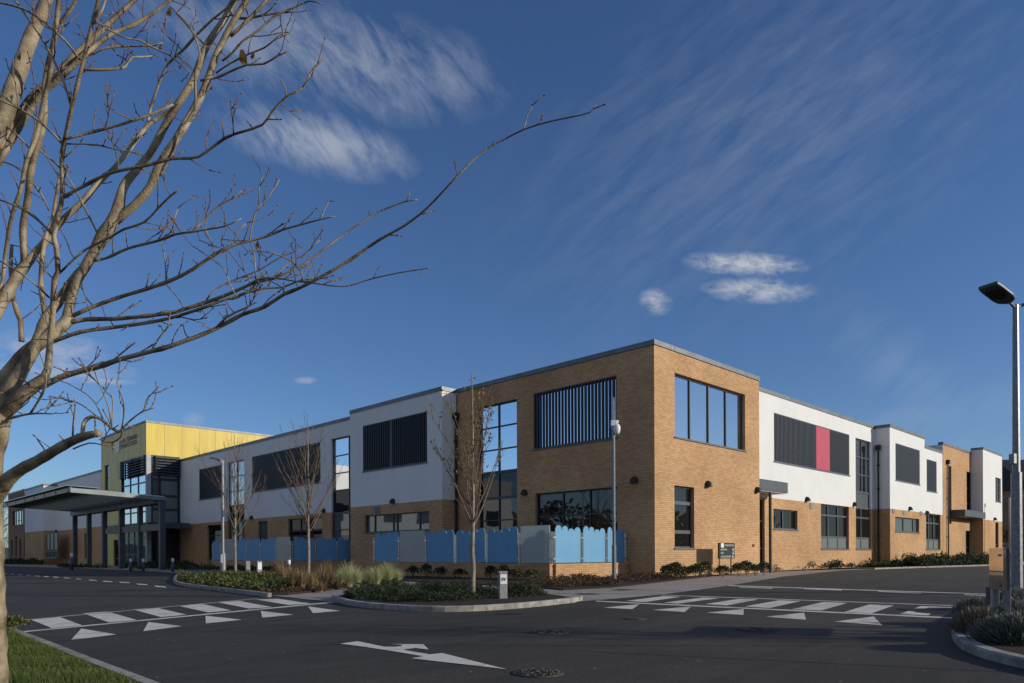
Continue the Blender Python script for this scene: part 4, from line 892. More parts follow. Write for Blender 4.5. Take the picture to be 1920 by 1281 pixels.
build(mb, 'arrows', 'letter', T)
# polished board on two posts, right island
pf, pn = at(1854, 1039, 10.0), at(1880.7, 1039, 9.0)
d = Vector((pn.x-pf.x, pn.y-pf.y, 0)); Ln = d.length; d.normalize(); n = Vector((-d.y, d.x, 0)); mid = Vector(((pf.x+pn.x)/2, (pf.y+pn.y)/2, 0))
if n.dot(RT) < 0: n = -n
T = thing('sign_board', mid, 'polished metal board on square posts at the edge of the lavender island', 'sign')
zt_ = at(1867, 1027, 9.5).z; zb0 = at(1854, 1102.5, 10.0).z
mb = MB(); mb.obox(mid+n*.02, d, n, Ln/2, .018, zb0, zt_); build(mb, 'board', 'mirror', T, bevel=.004)
mb = MB(); mb.obox(mid+n*.055, d, n, Ln/2-.02, .012, zb0+.02, zt_-.02); build(mb, 'backing', 'steel_dark', T)
for px, dd, wd in ((1866.5, 9.75, .045), (1887.5, 9.35, .047)):
    q = at(px, 1039, dd); mb = MB(); mb.obox(Vector((q.x, q.y, 0)), d, n, wd, wd*.8, 0, zt_-.02); build(mb, 'post', 'galv', T, bevel=.008)
mb = MB(); q = at(1884, 1039, 9.2)
for z_ in (zb0+.07, zt_-.1): mb.obox(Vector((q.x, q.y, 0)), n, d, .07, .025, z_-.012, z_+.012)
build(mb, 'clamps', 'galv', T)
q = at(1856.8, 1039, 10.3); q.z = 0
mb = MB(); mb.obox(q, RT, FW, .033, .05, 0, zb0-.004); build(mb, 'dark_leg', 'steel_dark', T)

# ------------------------------------------------------------------ vegetation
def leafcard(mb, c, size, rnd, up=.4, asp=.5):
    d = Vector((rnd.uniform(-1, 1), rnd.uniform(-1, 1), rnd.uniform(-.5, 1)*up+.15)).normalized(); s_ = d.cross(Vector((rnd.uniform(-1, 1), rnd.uniform(-1, 1), rnd.uniform(-1, 1)))).normalized()
    a = size*rnd.uniform(.6, 1.25); b = a*asp; c = Vector(c)
    mb.add([c, c+d*a*.45+s_*b*.5, c+d*a, c+d*a*.45-s_*b*.5], [(0, 1, 2, 3)])
def inpoly(x, y, p):
    r = False; j = len(p)-1
    for i in range(len(p)):
        if (p[i][1] > y) != (p[j][1] > y) and x < (p[j][0]-p[i][0])*(y-p[i][1])/(p[j][1]-p[i][1])+p[i][0]: r = not r
        j = i
    return r
def patch(name, poly, n, h, size, m, seed, label, asp=.5, clump=1.2, kind='stuff', minh=0.05):
    rnd = random.Random(seed); mb = MB(); xs_ = [p[0] for p in poly]; ys = [p[1] for p in poly]; k = 0
    cl = [(rnd.uniform(min(xs_), max(xs_)), rnd.uniform(min(ys), max(ys)), rnd.uniform(.5, 1)) for _ in range(int((max(xs_)-min(xs_))*(max(ys)-min(ys))/clump))]
    while k < n:
        c = rnd.choice(cl); x, y = rnd.gauss(c[0], .35*clump), rnd.gauss(c[1], .35*clump)
        if not inpoly(x, y, poly): 
            if rnd.random() < .02: k += 1
            continue
        r = math.hypot(x-c[0], y-c[1]); hh_ = h*c[2]*max(.25, 1-r/clump)
        leafcard(mb, (x, y, minh+hh_*math.sqrt(rnd.random())), size, rnd, .8, asp); k += 1
    o = build(mb, name, m); tag(o, label, 'ground cover', kind=kind); return o
def sub(p, f0, f1): return p
bl = P([(338, 1086), (333, 1091), (350, 1098), (400, 1104.5), (470, 1113), (505, 1112), (600, 1099), (600, 1086), (450, 1083)])
patch('ground_cover', bl, 15000, .46, .12, 'leaf_green', 3, 'green glossy leaved ground cover filling the left planting bed')
bl2 = P([(490, 1117), (540, 1116), (600, 1110), (660, 1103), (740, 1094), (640, 1092), (560, 1100), (500, 1108)])
patch('leaf_litter', bl2, 2600, .16, .14, 'leaf_brown', 5, 'fallen reddish leaves and stems under the copper grasses', .25)
bc = P([(645, 1127), (670, 1133), (740, 1138), (860, 1135), (960, 1128), (1030, 1123), (1000, 1116), (925, 1110), (780, 1108), (700, 1112)])
patch('ground_cover', bc, 30000, .42, .085, 'leaf_dark', 7, 'low dark green spreading shrubs on the central island', .22, .8)
bb = P([(985, 1099), (1055, 1106), (1148, 1101.5), (1215, 1093.5), (1290, 1085.5)])+[(1.5, -.6), (-.3, -.5), (-.5, .9), (-4.6, 1.0)]
patch('ground_cover', bb, 9000, .36, .075, 'leaf_brown', 9, 'dry brown ground cover at the foot of the corner and the low wall', .5, .8)
b2 = P([(1458, 1063.5), (1496, 1065), (1575, 1064.5), (1638, 1066), (1715, 1064)])+[(40, -3.5), (60, -2.8), (59, -1.3), (53, -.4), (31, -.4), (30, .8), (13, .8)]
patch('ground_cover', b2, 30000, .7, .16, 'leaf_dark', 11, 'low dark hedge planting along the foot of the right wing', .5, 1.3)
patch('ground_cover', [(29, -2.6), (42, -3.0), (58, -2.4), (59, -1.3), (53, -.4), (31, -.4)], 16000, 1.15, .18, 'leaf_dark', 12, 'taller dark hedge planting before the second white block', .5, 1.3)
b3 = [(-6.6, 16), (-5.3, 16), (-5.3, 34), (-6.6, 36)]
patch('ground_cover', [(-6.6, 25), (-4.7, 25), (-4.7, 37), (-6.4, 39), (-10, 56), (-9, 62), (-8.2, 62), (-8.2, 48), (-7, 30)], 3000, .5, .2, 'leaf_dark', 13, 'shaded low hedge along the far fence', .5, 1.2)
patch('ground_cover', [(-6.4, 84), (-4.8, 84), (-4.5, 118), (-7.5, 118)], 3000, 1.0, .3, 'leaf_dark', 14, 'shaded low hedge at the foot of the distant brick block', .5, 1.6)
patch('ground_cover', [(-6.2, 38.8), (-3.5, 38.8), (-3.4, 54), (-6.2, 54)], 2200, .8, .22, 'leaf_dark', 15, 'shaded planting between the canopy columns and the wing', .5, 1.4)
lw = P([(-40, 1180), (10, 1181), (33, 1193), (88, 1216), (152, 1245), (260, 1289), (280, 1300), (-60, 1306)])
rnd = random.Random(2); mb = MB(); xs_ = [p[0] for p in lw]; ys = [p[1] for p in lw]; k = 0
while k < 26000:
    x, y = rnd.uniform(min(xs_), max(xs_)), rnd.uniform(min(ys), max(ys)); k += 1
    if not inpoly(x, y, lw): continue
    h_ = rnd.uniform(.02, .055)*(1+.4*math.sin(x*3+y*5)); a = rnd.uniform(0, 6.28); dx, dy = math.cos(a), math.sin(a); b = rnd.uniform(.003, .005)
    mb.add([(x-dy*b, y+dx*b, .028), (x+dy*b, y-dx*b, .028), (x+dx*h_*.5, y+dy*h_*.5, .03+h_)], [(0, 1, 2)])
tag(build(mb, 'grass', 'lawn_blade'), 'short mown lawn grass at the lower left', 'grass', kind='stuff')
def shrub(px, py, w_, h_, n, size, m, seed, label, group, name='low_shrub', cat='shrub', asp=.45):
    p = g(px, py); rnd = random.Random(seed); t = thing(name, (p.x, p.y, 0), label, cat, group); mb = MB(); st = MB()
    for i in range(n):
        u, v = rnd.uniform(0, 2*math.pi), rnd.random(); r = w_*math.sqrt(rnd.random())*(.75+.25*math.sin(3*u+seed)); z = h_*(1-(r/w_)**2*.6)*(.35+.65*math.sqrt(rnd.random()))
        leafcard(mb, (p.x+r*math.cos(u), p.y+r*math.sin(u), .05+z), size, rnd, 1, asp)
    for i in range(7):
        u = rnd.uniform(0, 6.28); st.tube([(p.x, p.y, 0), (p.x+.5*w_*math.cos(u), p.y+.5*w_*math.sin(u), h_*.8)], .008, 4)
    build(mb, 'foliage', m, t); build(st, 'stems', 'twig', t)
    return t
rnd = random.Random(4)
words = ['first', 'second', 'third', 'fourth', 'fifth', 'sixth', 'seventh', 'eighth', 'ninth', 'tenth', 'eleventh', 'twelfth']
for i, px in enumerate((1252, 1268, 1285, 1304, 1322, 1355, 1385, 1400, 1416, 1432)):
    q = uB(px, -.9); pp = Vector((q, -.9, 0)); py = PPY+CAMH*FPX/((pp-CAM).dot(FW))-(px-960)*.00436
    shrub(px, py+1.5, .46, .58+.12*math.sin(i*2.1), 900, .085, 'leaf_dark', 30+i, 'dark green box shrub, %s from the brick corner along the sunlit wall' % words[i], 'box shrubs along the sunlit brick wall')
for i, px in enumerate((775, 800, 826, 862, 920, 945, 968, 998)):
    q = uA(px, -5.9); pp = Vector((-5.9, q, 0)); py = PPY+CAMH*FPX/((pp-CAM).dot(FW))-(px-960)*.00436
    shrub(px, py, .36, .5+.1*math.sin(i*1.7), 320, .11, 'leaf_green' if i > 4 else 'leaf_dark', 50+i, 'small upright shrub before the low brick wall, %s from the left' % words[i], 'small shrubs before the low brick wall')
shrub(22, 1190, .24, .20, 420, .06, 'leaf_green', 71, 'small leafy shrub at the corner of the lawn', None)
def tuft(px, py, h_, spread, n, m, seed, label, group, bw=.006, lean=None):
    p = g(px, py); rnd = random.Random(seed); t = thing('ornamental_grass', (p.x, p.y, 0), label, 'grass plant', group); mb = MB()
    for i in range(n):
        a = rnd.uniform(0, 6.28); hh_ = h_*rnd.uniform(.55, 1.1); sp = spread*rnd.uniform(.15, 1.1); b0 = rnd.uniform(0, .09); dx, dy = math.cos(a), math.sin(a); x, y = p.x+dx*b0, p.y+dy*b0
        if lean: lx, ly = lean.x*h_*.35*rnd.random(), lean.y*h_*.35*rnd.random()
        else: lx = ly = 0
        pts = []
        for k in range(5):
            f = k/4; pts.append(Vector((x+dx*sp*f**1.8+lx*f, y+dy*sp*f**1.8+ly*f, .04+hh_*(f-.28*f**3*sp/spread))))
        sx_, sy_ = -dy*bw, dx*bw; vs = []
        for k, q in enumerate(pts): wv = 1-.85*k/4; vs += [(q.x+sx_*wv, q.y+sy_*wv, q.z), (q.x-sx_*wv, q.y-sy_*wv, q.z)]
        mb.add(vs, [(2*k, 2*k+1, 2*k+3, 2*k+2) for k in range(4)])
    build(mb, 'blades', m, t)
for i, (px, py, h_, s_) in enumerate(((655, 1104, .92, .60), (668, 1107, .75, .5), (694, 1099, .66, .45), (706, 1102, .74, .45), (728, 1099, .88, .5), (745, 1098, .6, .38), (640, 1100, .6, .4))):
    tuft(px, py, h_, s_, 520, 'straw', 80+i, 'pale green feather grass tuft in the left bed, %s from the road kerb' % words[i], 'pale feather grasses in the left bed', .006)
for i, (px, py, h_, s_) in enumerate(((534, 1101, .95, .4), (548, 1106, .8, .45), (566, 1108, .75, .5), (585, 1110, .7, .45), (607, 1106, .8, .4), (622, 1103, 1.0, .38), (600, 1112, .4, .6))):
    tuft(px, py, h_, s_, 130, 'rust', 90+i, 'copper and green strap-leaved grass in the left bed, %s from the left' % words[i], 'copper grasses in the left bed', .012, lean=-RT if i in (0, 5) else None)
def lavender(px, py, w_, h_, seed, label, dry=False):
    p = g(px, py, .1); rnd = random.Random(seed); t = thing('lavender_bush', (p.x, p.y, .09), label, 'lavender', 'lavender bushes on the right island'); mb = MB()
    for i in range(1500):
        u = rnd.uniform(0, 6.28); ph = math.asin(rnd.random()**.8); rr = .55+.45*rnd.random()
        d = Vector((math.cos(u)*math.cos(ph)*w_, math.sin(u)*math.cos(ph)*w_, math.sin(ph)*h_)); c = p+d*rr; dn = (d.normalized()+UP*.5+Vector((rnd.uniform(-.3, .3), rnd.uniform(-.3, .3), 0))).normalized()
        sd = dn.orthogonal().normalized(); sd = (sd*math.cos(u*7)+dn.cross(sd)*math.sin(u*7)); Lh = rnd.uniform(.05, .10); b = rnd.uniform(.006, .011)
        mb.add([c-sd*b*.4, c+sd*b*.4, c+dn*Lh*.6+sd*b, c+dn*Lh, c+dn*Lh*.6-sd*b], [(0, 1, 2, 3, 4)])
    build(mb, 'foliage', 'laven_dry' if dry else 'laven', t)
    core = MB(); core.tube_prof((p.x, p.y, p.z-.02), [(w_*.62, 0), (w_*.6, h_*.3), (w_*.45, h_*.55), (w_*.2, h_*.68)], 12); build(core, 'stems', 'leaf_dark', t)
lavender(1836, 1160, .34, .30, 1, 'grey-green lavender bush at the front left of the island beside the zebra grate')
lavender(1835, 1186, .30, .28, 2, 'brownish dry lavender bush, nearest the kerb curve', True)
lavender(1868, 1178, .28, .26, 3, 'small dark lavender bush below the polished board')
lavender(1885, 1202, .36, .24, 4, 'pale lavender bush spreading over the front kerb')
lavender(1913, 1206, .32, .30, 5, 'pale lavender bush at the right edge of the picture')
lavender(1900, 1165, .36, .28, 6, 'lavender bush behind the second post')
lavender(1924, 1160, .34, .28, 7, 'lavender bush behind at the far right')
lavender(1898, 1137, .4, .30, 8, 'lavender bush at the foot of the lamp post')
lavender(1936, 1135, .45, .3, 9, 'lavender bush at the back right corner of the island')

# ---- saplings along the kerb
def sapling(px, py, top, crown_px, fork, seed, label, leaves, lean=0, n1=26):
    p = g(px, py, .03); dp = (p-CAM).dot(FW); Ht = at(px, top, dp).z; cr = crown_px/FPX*dp; zf = at(px, fork, dp).z; rnd = random.Random(seed)
    t = thing('young_tree', (p.x, p.y, 0), label, 'tree', 'young trees in the kerb beds')
    tr = MB(); k = 0; pts = []; n = 14
    for i in range(n+1):
        f = i/n; pts.append(Vector((p.x+rnd.uniform(-.02, .02)*Ht*.12, p.y+rnd.uniform(-.02, .02)*Ht*.12, Ht*f*.93)))
    r0 = .0085*Ht+.01; rad = [r0*(1-.9*i/n)+.004 for i in range(n+1)]; tr.tube(pts, rad, 8); build(tr, 'trunk', 'bark2', t, smooth=True)
    bm_ = MB(); lf = MB(); tips = []
    def pos(z): f = z/(Ht*.93)*n; i = min(int(f), n-1); return pts[i].lerp(pts[i+1], f-i)
    def grow(o, d, Ln, r, lev):
        m = max(3, int(Ln/.28)); q = [Vector(o)]; d = d.normalized()
        for i in range(m):
            d = (d+Vector((rnd.uniform(-.09, .09), rnd.uniform(-.09, .09), (.045 if seed == 3 else .06)+rnd.uniform(-.05, .05)))).normalized(); q.append(q[-1]+d*Ln/m)
        bm_.tube(q, [max(r*(1-.8*i/m), .0032) for i in range(m+1)], 5)
        if lev < 3:
            for i in range(1, m):
                if rnd.random() < (.5 if lev == 1 else .3):
                    s_ = Vector((rnd.uniform(-1, 1), rnd.uniform(-1, 1), 0)).normalized(); dd = (d*1.0+s_*.55+UP*.1); grow(q[i], dd, Ln*(1-i/m)*rnd.uniform(.35, .6)+.15, r*.5, lev+1)
        if leaves:
            for i in range(1, m+1):
                for _ in range(leaves):
                    if rnd.random() < (.42 if leaves > 1 else .10) and q[i].z < Ht*.93: leafcard(lf, q[i]+Vector((rnd.uniform(-.05, .05), rnd.uniform(-.05, .05), rnd.uniform(-.06, .04))), .075, rnd, 1, .7)
    for i in range(n1):
        f = (i/n1)**1.5; z = zf+(Ht*.8-zf)*f; a = i*2.4+rnd.uniform(-.4, .4); out_ = (.86, .42, .60)[i % 3]*(1-.5*f)
        d = Vector((math.cos(a)*out_, math.sin(a)*out_, 1)); Ln = (Ht-z)*(.62+.3*rnd.random())*(1 if f > .15 else .95)*min(1, cr/(.28*Ht)+.2)
        grow(pos(z), d, max(Ln, .5), r0*.34*(1-.5*f), 1)
    build(bm_, 'branches', 'twig', t, smooth=True)
    if leaves: build(lf, 'leaves', 'leaf_yellow', t)
sapling(441, 1086, 795, 62, 1010, 1, 'bare young tree nearest the lamp post in the left bed', 0, n1=19)
sapling(578.5, 1096, 752, 66, 1000, 2, 'taller young tree with few leaves between copper grasses in the left bed', 1, n1=22)
sapling(887, 1122, 668, 78, 990, 3, 'young tree with yellow autumn leaves on the central island', 3, n1=21)
rnd = random.Random(9)

# ---- big bare tree at the left
TD = 5.2
BR_ = []     # (points, depth delta end, parent index)
def tr_(pts, dd=0.0, par=None): BR_.append((pts, dd, par)); return len(BR_)-1
trunk = tr_([(-22, 1330, 66), (-24, 1200, 62), (-27, 1080, 60), (-30, 960, 60), (-28, 880, 54), (-10, 800, 50), (2, 762, 40), (10, 740, 34)], 0)
M_ = tr_([(-22, 840, 40), (-14, 770, 36), (6, 716, 28), (52, 661, 26), (86, 635, 24), (124, 604, 22), (128, 585, 18), (140, 537, 16), (160, 500, 17), (175, 475, 19), (195, 440, 24), (218, 404, 23), (232, 350, 15), (260, 315, 14), (282, 287, 13), (320, 217, 13), (362, 150, 12), (387, 87, 12), (420, 37, 11), (440, 0, 11), (470, -60, 9)], .5, trunk)
MR = tr_([(214, 415, 18), (250, 387, 15), (282, 350, 15), (298, 310, 15), (322, 275, 14), (360, 212, 14), (385, 162, 13), (405, 105, 12), (435, 45, 11), (460, 5, 10), (490, -50, 8)], .3, M_)
M2 = tr_([(6, 750, 30), (43, 690, 24), (70, 640, 20), (85, 600, 18), (107, 570, 17), (125, 540, 14), (145, 512, 11), (168, 488, 7)], .25, trunk)
V_ = tr_([(0, 780, 30), (40, 742, 26), (75, 715, 20), (89, 694, 13), (94, 638, 11), (99, 588, 10.5), (102, 525, 9), (109, 510, 9.5), (105, 462, 9), (101, 442, 8.5), (110, 400, 8), (117, 367, 8.5), (116, 300, 8), (120, 270, 8), (135, 200, 7), (155, 120, 7), (172, 50, 7.5), (185, 0, 6), (195, -40, 5)], -.7, trunk)
tr_([(173, 47, 5), (186, 28, 5), (194, 12, 4.5), (200, -10, 4)], 0, V_)
P_ = tr_([(60, 726, 14), (85, 722, 12), (112, 708, 10.5), (162, 693, 11), (185, 688, 9.5), (225, 674, 9), (283, 659, 8.5), (320, 649, 8), (397, 620, 7.5), (452, 591, 7), (495, 576, 7), (532, 552, 6.5), (560, 541, 6), (606, 517, 6), (651, 491, 5.5), (711, 450, 5), (757, 424, 4.5), (799, 392, 4), (841, 348, 3.6), (874, 313, 3.3), (908, 282, 3.2), (941, 264, 3), (982, 243, 2.8), (1027, 229, 2.6), (1069, 220, 2.6), (1106, 211, 2.2), (1117, 196, 1.8)], -1.0, V_)
tr_([(982, 243, 2.4), (987, 224, 2.2), (990, 213, 2), (997, 203, 2), (995, 194, 1.8)], 0, P_)
Q1 = tr_([(128, 605, 10), (162, 599, 8), (214, 598, 8), (260, 594, 7.5), (320, 587, 7), (345, 580, 7), (380, 569, 6.5), (420, 555, 6.5), (465, 535, 6), (487, 524, 4.5), (515, 521, 3.5), (550, 527, 3), (588, 531, 3), (646, 537, 2.8), (700, 522, 2.5), (757, 510, 2.2), (792, 505, 2), (806, 501, 1.7)], -.5, M_)
P2 = tr_([(465, 535, 5), (517, 520, 4.5), (560, 501, 4), (585, 484, 3.6), (628, 452, 3.4), (665, 426, 3.2), (707, 399, 3), (760, 378, 2.5), (783, 375, 2)], .1, Q1)
tr_([(762, 378, 2), (766, 368, 2), (768, 357, 1.8)], 0, P2)
Q2 = tr_([(96, 642, 8), (150, 623, 7), (214, 614, 7), (266, 607, 6.5), (318, 597, 6), (385, 576, 5.5), (410, 566, 5), (472, 546, 4.5), (502, 540, 4), (530, 539, 3.5), (560, 527, 3), (595, 521, 2.4)], -.2, M_)
Rb = tr_([(135, 593, 8), (175, 575, 7), (225, 557, 7), (275, 542, 7), (320, 526, 7), (360, 506, 6.5), (400, 479, 6), (440, 459, 5.5), (470, 451, 4.5), (495, 445, 4.5), (530, 431, 4), (562, 422, 3.5), (599, 412, 3), (627, 406, 2)], -.3, M_)
tr_([(599, 412, 2.4), (608, 395, 2.2), (616, 378, 2)], 0, Rb)
Sb = tr_([(178, 488, 6), (200, 484, 5), (240, 466, 5), (295, 452, 5), (327, 440, 4.5), (360, 435, 4), (382, 431, 3.5), (420, 425, 2.5), (453, 410, 2)], -.3, M_)
tr_([(360, 435, 3.4), (385, 410, 3.2), (407, 388, 3), (430, 375, 2.5), (455, 357, 2)], .1, Sb)
R2 = tr_([(468, 451, 3), (475, 412, 3), (485, 387, 3), (505, 367, 2.5), (524, 337, 2.2)], .1, Rb)
tr_([(485, 387, 2), (486, 350, 2), (492, 330, 1.8), (485, 312, 1.6)], 0, R2)
tr_([(440, 458, 2.4), (444, 435, 2.2), (465, 417, 2)], 0, Rb); tr_([(402, 477, 2.4), (395, 450, 2.2), (385, 430, 2), (389, 395, 1.8)], 0, Rb)
tr_([(572, 532, 2.6), (562, 507, 2.6), (545, 489, 2.6), (512, 475, 2.4), (475, 470, 2.2), (458, 479, 1.8)], 0, P_)
tr_([(480, 525, 2.4), (477, 480, 2.2), (469, 452, 2)], 0, Q1); tr_([(472, 545, 2.4), (465, 517, 2.2), (450, 500, 2), (430, 472, 1.8)], 0, Q2)
tr_([(442, 554, 2.4), (430, 530, 2.2), (420, 505, 2), (397, 485, 2), (362, 462, 1.8)], 0, Q2); tr_([(345, 578, 2.2), (332, 557, 2), (310, 532, 1.8)], 0, Q1)
tr_([(502, 538, 2.8), (517, 515, 2.6), (550, 487, 2.4), (567, 480, 2.4), (600, 450, 2)], 0, Q2); tr_([(387, 562, 2.8), (405, 542, 2.8), (440, 525, 2.6), (485, 507, 2.4), (527, 482, 2.2), (567, 467, 2)], 0, Q1)
tr_([(311, 526, 2.6), (310, 492, 2.4), (304, 460, 2)], 0, Rb); tr_([(295, 452, 2.4), (312, 425, 2.2), (324, 407, 1.8)], 0, Sb); tr_([(326, 439, 2.2), (326, 415, 2), (334, 390, 1.8)], 0, Sb)
d1 = tr_([(402, 618, 4), (425, 595, 4), (455, 580, 3.5), (481, 567, 2)], -.1, P_); tr_([(427, 594, 2.4), (423, 572, 2)], 0, d1)
tr_([(283, 659, 3.4), (297, 635, 3.2), (315, 612, 3), (319, 580, 2)], 0, P_); tr_([(212, 676, 3), (237, 655, 2.8), (254, 642, 2)], 0, P_)
W_ = tr_([(-60, 700, 26), (-30, 630, 24), (0, 575, 20), (25, 530, 20), (50, 495, 17), (80, 460, 14), (100, 432, 12), (125, 405, 11), (155, 378, 10), (185, 343, 9), (215, 314, 8), (250, 270, 8), (277, 235, 7.5), (307, 215, 6.5), (325, 205, 5)], .6, trunk)
X_ = tr_([(-75, 560, 38), (-50, 400, 36), (-10, 260, 34), (15, 195, 31), (37, 130, 27), (58, 70, 24), (80, 20, 22), (100, -40, 19)], .2, trunk)
Y_ = tr_([(-40, 340, 20), (-5, 280, 18), (25, 232, 16), (62, 182, 15), (100, 147, 14), (135, 110, 12), (160, 85, 11), (180, 67, 10), (212, 37, 9), (250, 2, 8), (280, -30, 7)], .3, X_)
tr_([(-20, 330, 12), (0, 300, 12), (37, 237, 12), (75, 182, 10), (115, 145, 9), (162, 100, 9), (212, 62, 8), (250, 47, 7), (287, 25, 6), (320, 0, 5), (345, -20, 4)], .3, X_)
Z_ = tr_([(-6, 560, 7), (5, 525, 6.5), (10, 475, 7), (22, 405, 7), (37, 362, 7.5), (50, 300, 8), (65, 265, 8), (80, 200, 9), (95, 125, 8), (103, 62, 8), (110, 0, 9), (114, -40, 8)], -.4, W_)
Z2 = tr_([(46, 496, 12), (43, 425, 12), (52, 375, 12), (57, 325, 12), (70, 275, 11), (82, 230, 11), (85, 150, 9), (97, 90, 8), (112, 45, 7), (135, 15, 6), (150, -15, 5)], -.3, W_)
tr_([(85, 590, 11), (77, 537, 9), (80, 475, 8), (87, 440, 9), (97, 420, 8), (105, 370, 6), (112, 330, 5)], .3, M2)
tr_([(40, 640, 10), (38, 600, 9), (27, 570, 9), (20, 510, 7), (22, 460, 6)], .3, M_)
tr_([(135, 200, 5), (120, 155, 5), (100, 112, 5), (75, 67, 4), (37, 12, 4), (20, -10, 4)], 0, V_); tr_([(150, 112, 5), (125, 80, 4.5), (87, 45, 4), (45, 17, 4), (0, 5, 4), (-20, 0, 3)], 0, V_)
tr_([(117, 270, 5), (100, 252, 4), (70, 225, 4), (32, 202, 3.5), (5, 190, 3.5), (-10, 178, 3)], 0, V_); tr_([(100, 442, 5), (65, 407, 5), (32, 387, 4), (0, 375, 3)], 0, V_)
A6 = tr_([(117, 370, 6), (155, 350, 6), (200, 327, 5.5), (240, 317, 5.5), (277, 310, 5.5), (320, 298, 5.5), (372, 294, 5), (420, 260, 5), (455, 247, 4.5), (492, 234, 4.5), (510, 210, 4), (537, 181, 4), (567, 165, 4), (585, 132, 3.5), (605, 112, 3)], -.5, V_)
tr_([(537, 181, 2.6), (535, 167, 2.4), (526, 150, 2)], 0, A6); tr_([(420, 260, 2.6), (418, 240, 2.4), (416, 225, 2)], 0, A6)
tr_([(112, 512, 4), (140, 485, 4), (162, 467, 4), (185, 455, 4), (212, 442, 4), (232, 430, 4), (270, 417, 4), (295, 392, 4), (320, 367, 4), (335, 357, 2.6)], -.3, V_)
A8 = tr_([(300, 330, 4), (307, 318, 4), (327, 282, 4.5), (340, 240, 4.5), (365, 205, 5), (366, 137, 4), (375, 100, 3.5), (355, 50, 3), (322, 15, 2.5)], -.1, MR)
tr_([(382, 83, 3.5), (355, 52, 3), (330, 25, 2.5)], 0, M_); tr_([(375, 151, 4.5), (405, 146, 4), (430, 135, 4), (462, 122, 3.5), (495, 120, 3.5), (520, 105, 3), (542, 96, 2.2)], -.1, M_)
tr_([(405, 137, 3), (430, 120, 3), (465, 102, 3), (495, 90, 3), (515, 75, 2.5), (545, 62, 1.8)], -.1, MR); tr_([(417, 114, 4), (435, 100, 3.5), (455, 77, 4), (485, 57, 4), (512, 32, 4), (532, 22, 3.5), (557, 12, 3), (580, 2, 2.5), (605, 8, 2)], -.1, MR)
tr_([(433, 27, 5), (447, 34, 4.5), (467, 34, 4), (492, 29, 4), (525, 24, 3.5), (557, 22, 2.2)], -.1, M_); tr_([(432, 68, 6), (455, 47, 6), (477, 25, 6), (500, 0, 5.5), (520, -22, 5)], 0, MR)
tr_([(277, 232, 5), (282, 205, 5), (297, 160, 4.5), (315, 120, 4.5), (342, 95, 4.5), (372, 62, 4.5), (400, 35, 4), (425, 15, 4), (440, -10, 3)], -.1, W_)
tr_([(119, 262, 4.5), (175, 247, 5), (215, 237, 5), (250, 226, 5), (282, 215, 5), (325, 196, 4)], .1, V_); tr_([(118, 270, 3), (175, 271, 3), (225, 282, 2.5), (265, 287, 2)], 0, V_)
tr_([(153, 131, 5), (175, 131, 5), (212, 130, 4.5), (235, 125, 4.5), (247, 108, 4), (265, 107, 3), (285, 105, 2)], .2, Y_); tr_([(160, 108, 4.5), (192, 92, 4), (225, 87, 4), (275, 86, 3), (307, 80, 2.2)], .1, Y_)
tr_([(172, 32, 3), (187, 45, 3), (212, 60, 3), (237, 72, 3), (260, 75, 3), (282, 87, 3), (320, 105, 3), (355, 135, 2.5)], .2, V_)
Lb = tr_([(-30, 945, 36), (-5, 925, 32), (14, 900, 25), (40, 880, 22), (72, 863, 20), (127, 831, 18), (162, 817, 15), (187, 812.6, 13)], -.5, trunk)
Lp = tr_([(155, 816, 8), (157, 793, 7.5), (170, 782, 6.5), (188, 785, 6), (202, 797, 5.5), (219, 809, 5), (228, 805, 4), (245, 788, 3.5), (262, 775, 2.8), (272, 770, 2.6), (289, 765, 2)], 0, Lb)
for pts in ([(270, 770, 2.4), (275, 750, 2.2), (285, 738, 2), (299, 724, 1.8)], [(228, 805, 3), (232, 780, 2.6), (231, 753, 2.4), (219, 719, 2)], [(208, 794, 2.8), (206, 775, 2.6), (202, 759, 2.4), (188, 724, 2.2), (170, 704, 1.8)], [(193, 786, 2.6), (180, 758, 2.4), (162, 739, 2.2), (127, 719, 1.8)], [(185, 784, 2.4), (162, 765, 2.4), (139, 753, 2.2), (92, 743, 1.8)], [(229, 806, 2.8), (226, 820, 2.6), (212, 829, 2.4), (200, 830, 2), (186, 824, 1.8)], [(209, 800, 2.4), (212, 760, 2.2), (208, 735, 2)]): tr_(pts, random.Random(len(BR_)).uniform(-.15, .15), Lp)
for pts in ([(136, 834, 4), (137, 800, 3.4), (141, 765, 3), (139, 745, 2)], [(124, 834, 3), (117, 823, 2.6), (111, 815, 2)], [(87, 849, 3), (78, 835, 2.6), (69, 823, 2)], [(137, 842, 3), (167, 831, 2.6), (190, 834, 2.2), (218, 840, 1.8)], [(75, 868, 4), (90, 850, 3.4), (110, 836, 3), (135, 830, 2.4)]): tr_(pts, -.05, Lb)
T1 = tr_([(-10, 790, 6), (20, 784, 5), (58, 776, 3.8), (101, 776, 2)], -.3, trunk); tr_([(56, 777, 4.5), (72, 752, 4), (84, 727, 4), (87, 700, 3)], -.1, T1)
tr_([(-5, 300, 4), (25, 310, 3), (50, 330, 3), (75, 360, 3), (92, 395, 3)], 0, W_); tr_([(0, 490, 3), (32, 508, 3), (60, 528, 3), (92, 558, 4)], .1, V_); tr_([(0, 228, 4), (25, 247, 3.5), (50, 272, 3), (55, 280, 2.5)], 0, X_)
tr_([(60, 265, 3), (85, 292, 2.8), (112, 312, 2.6), (135, 345, 3), (160, 392, 3.5), (184, 440, 4)], 0, M_)
tree = thing('bare_tree', g(-22, 1330), 'large smooth-barked bare tree leaning in from the left edge on the lawn', 'tree')
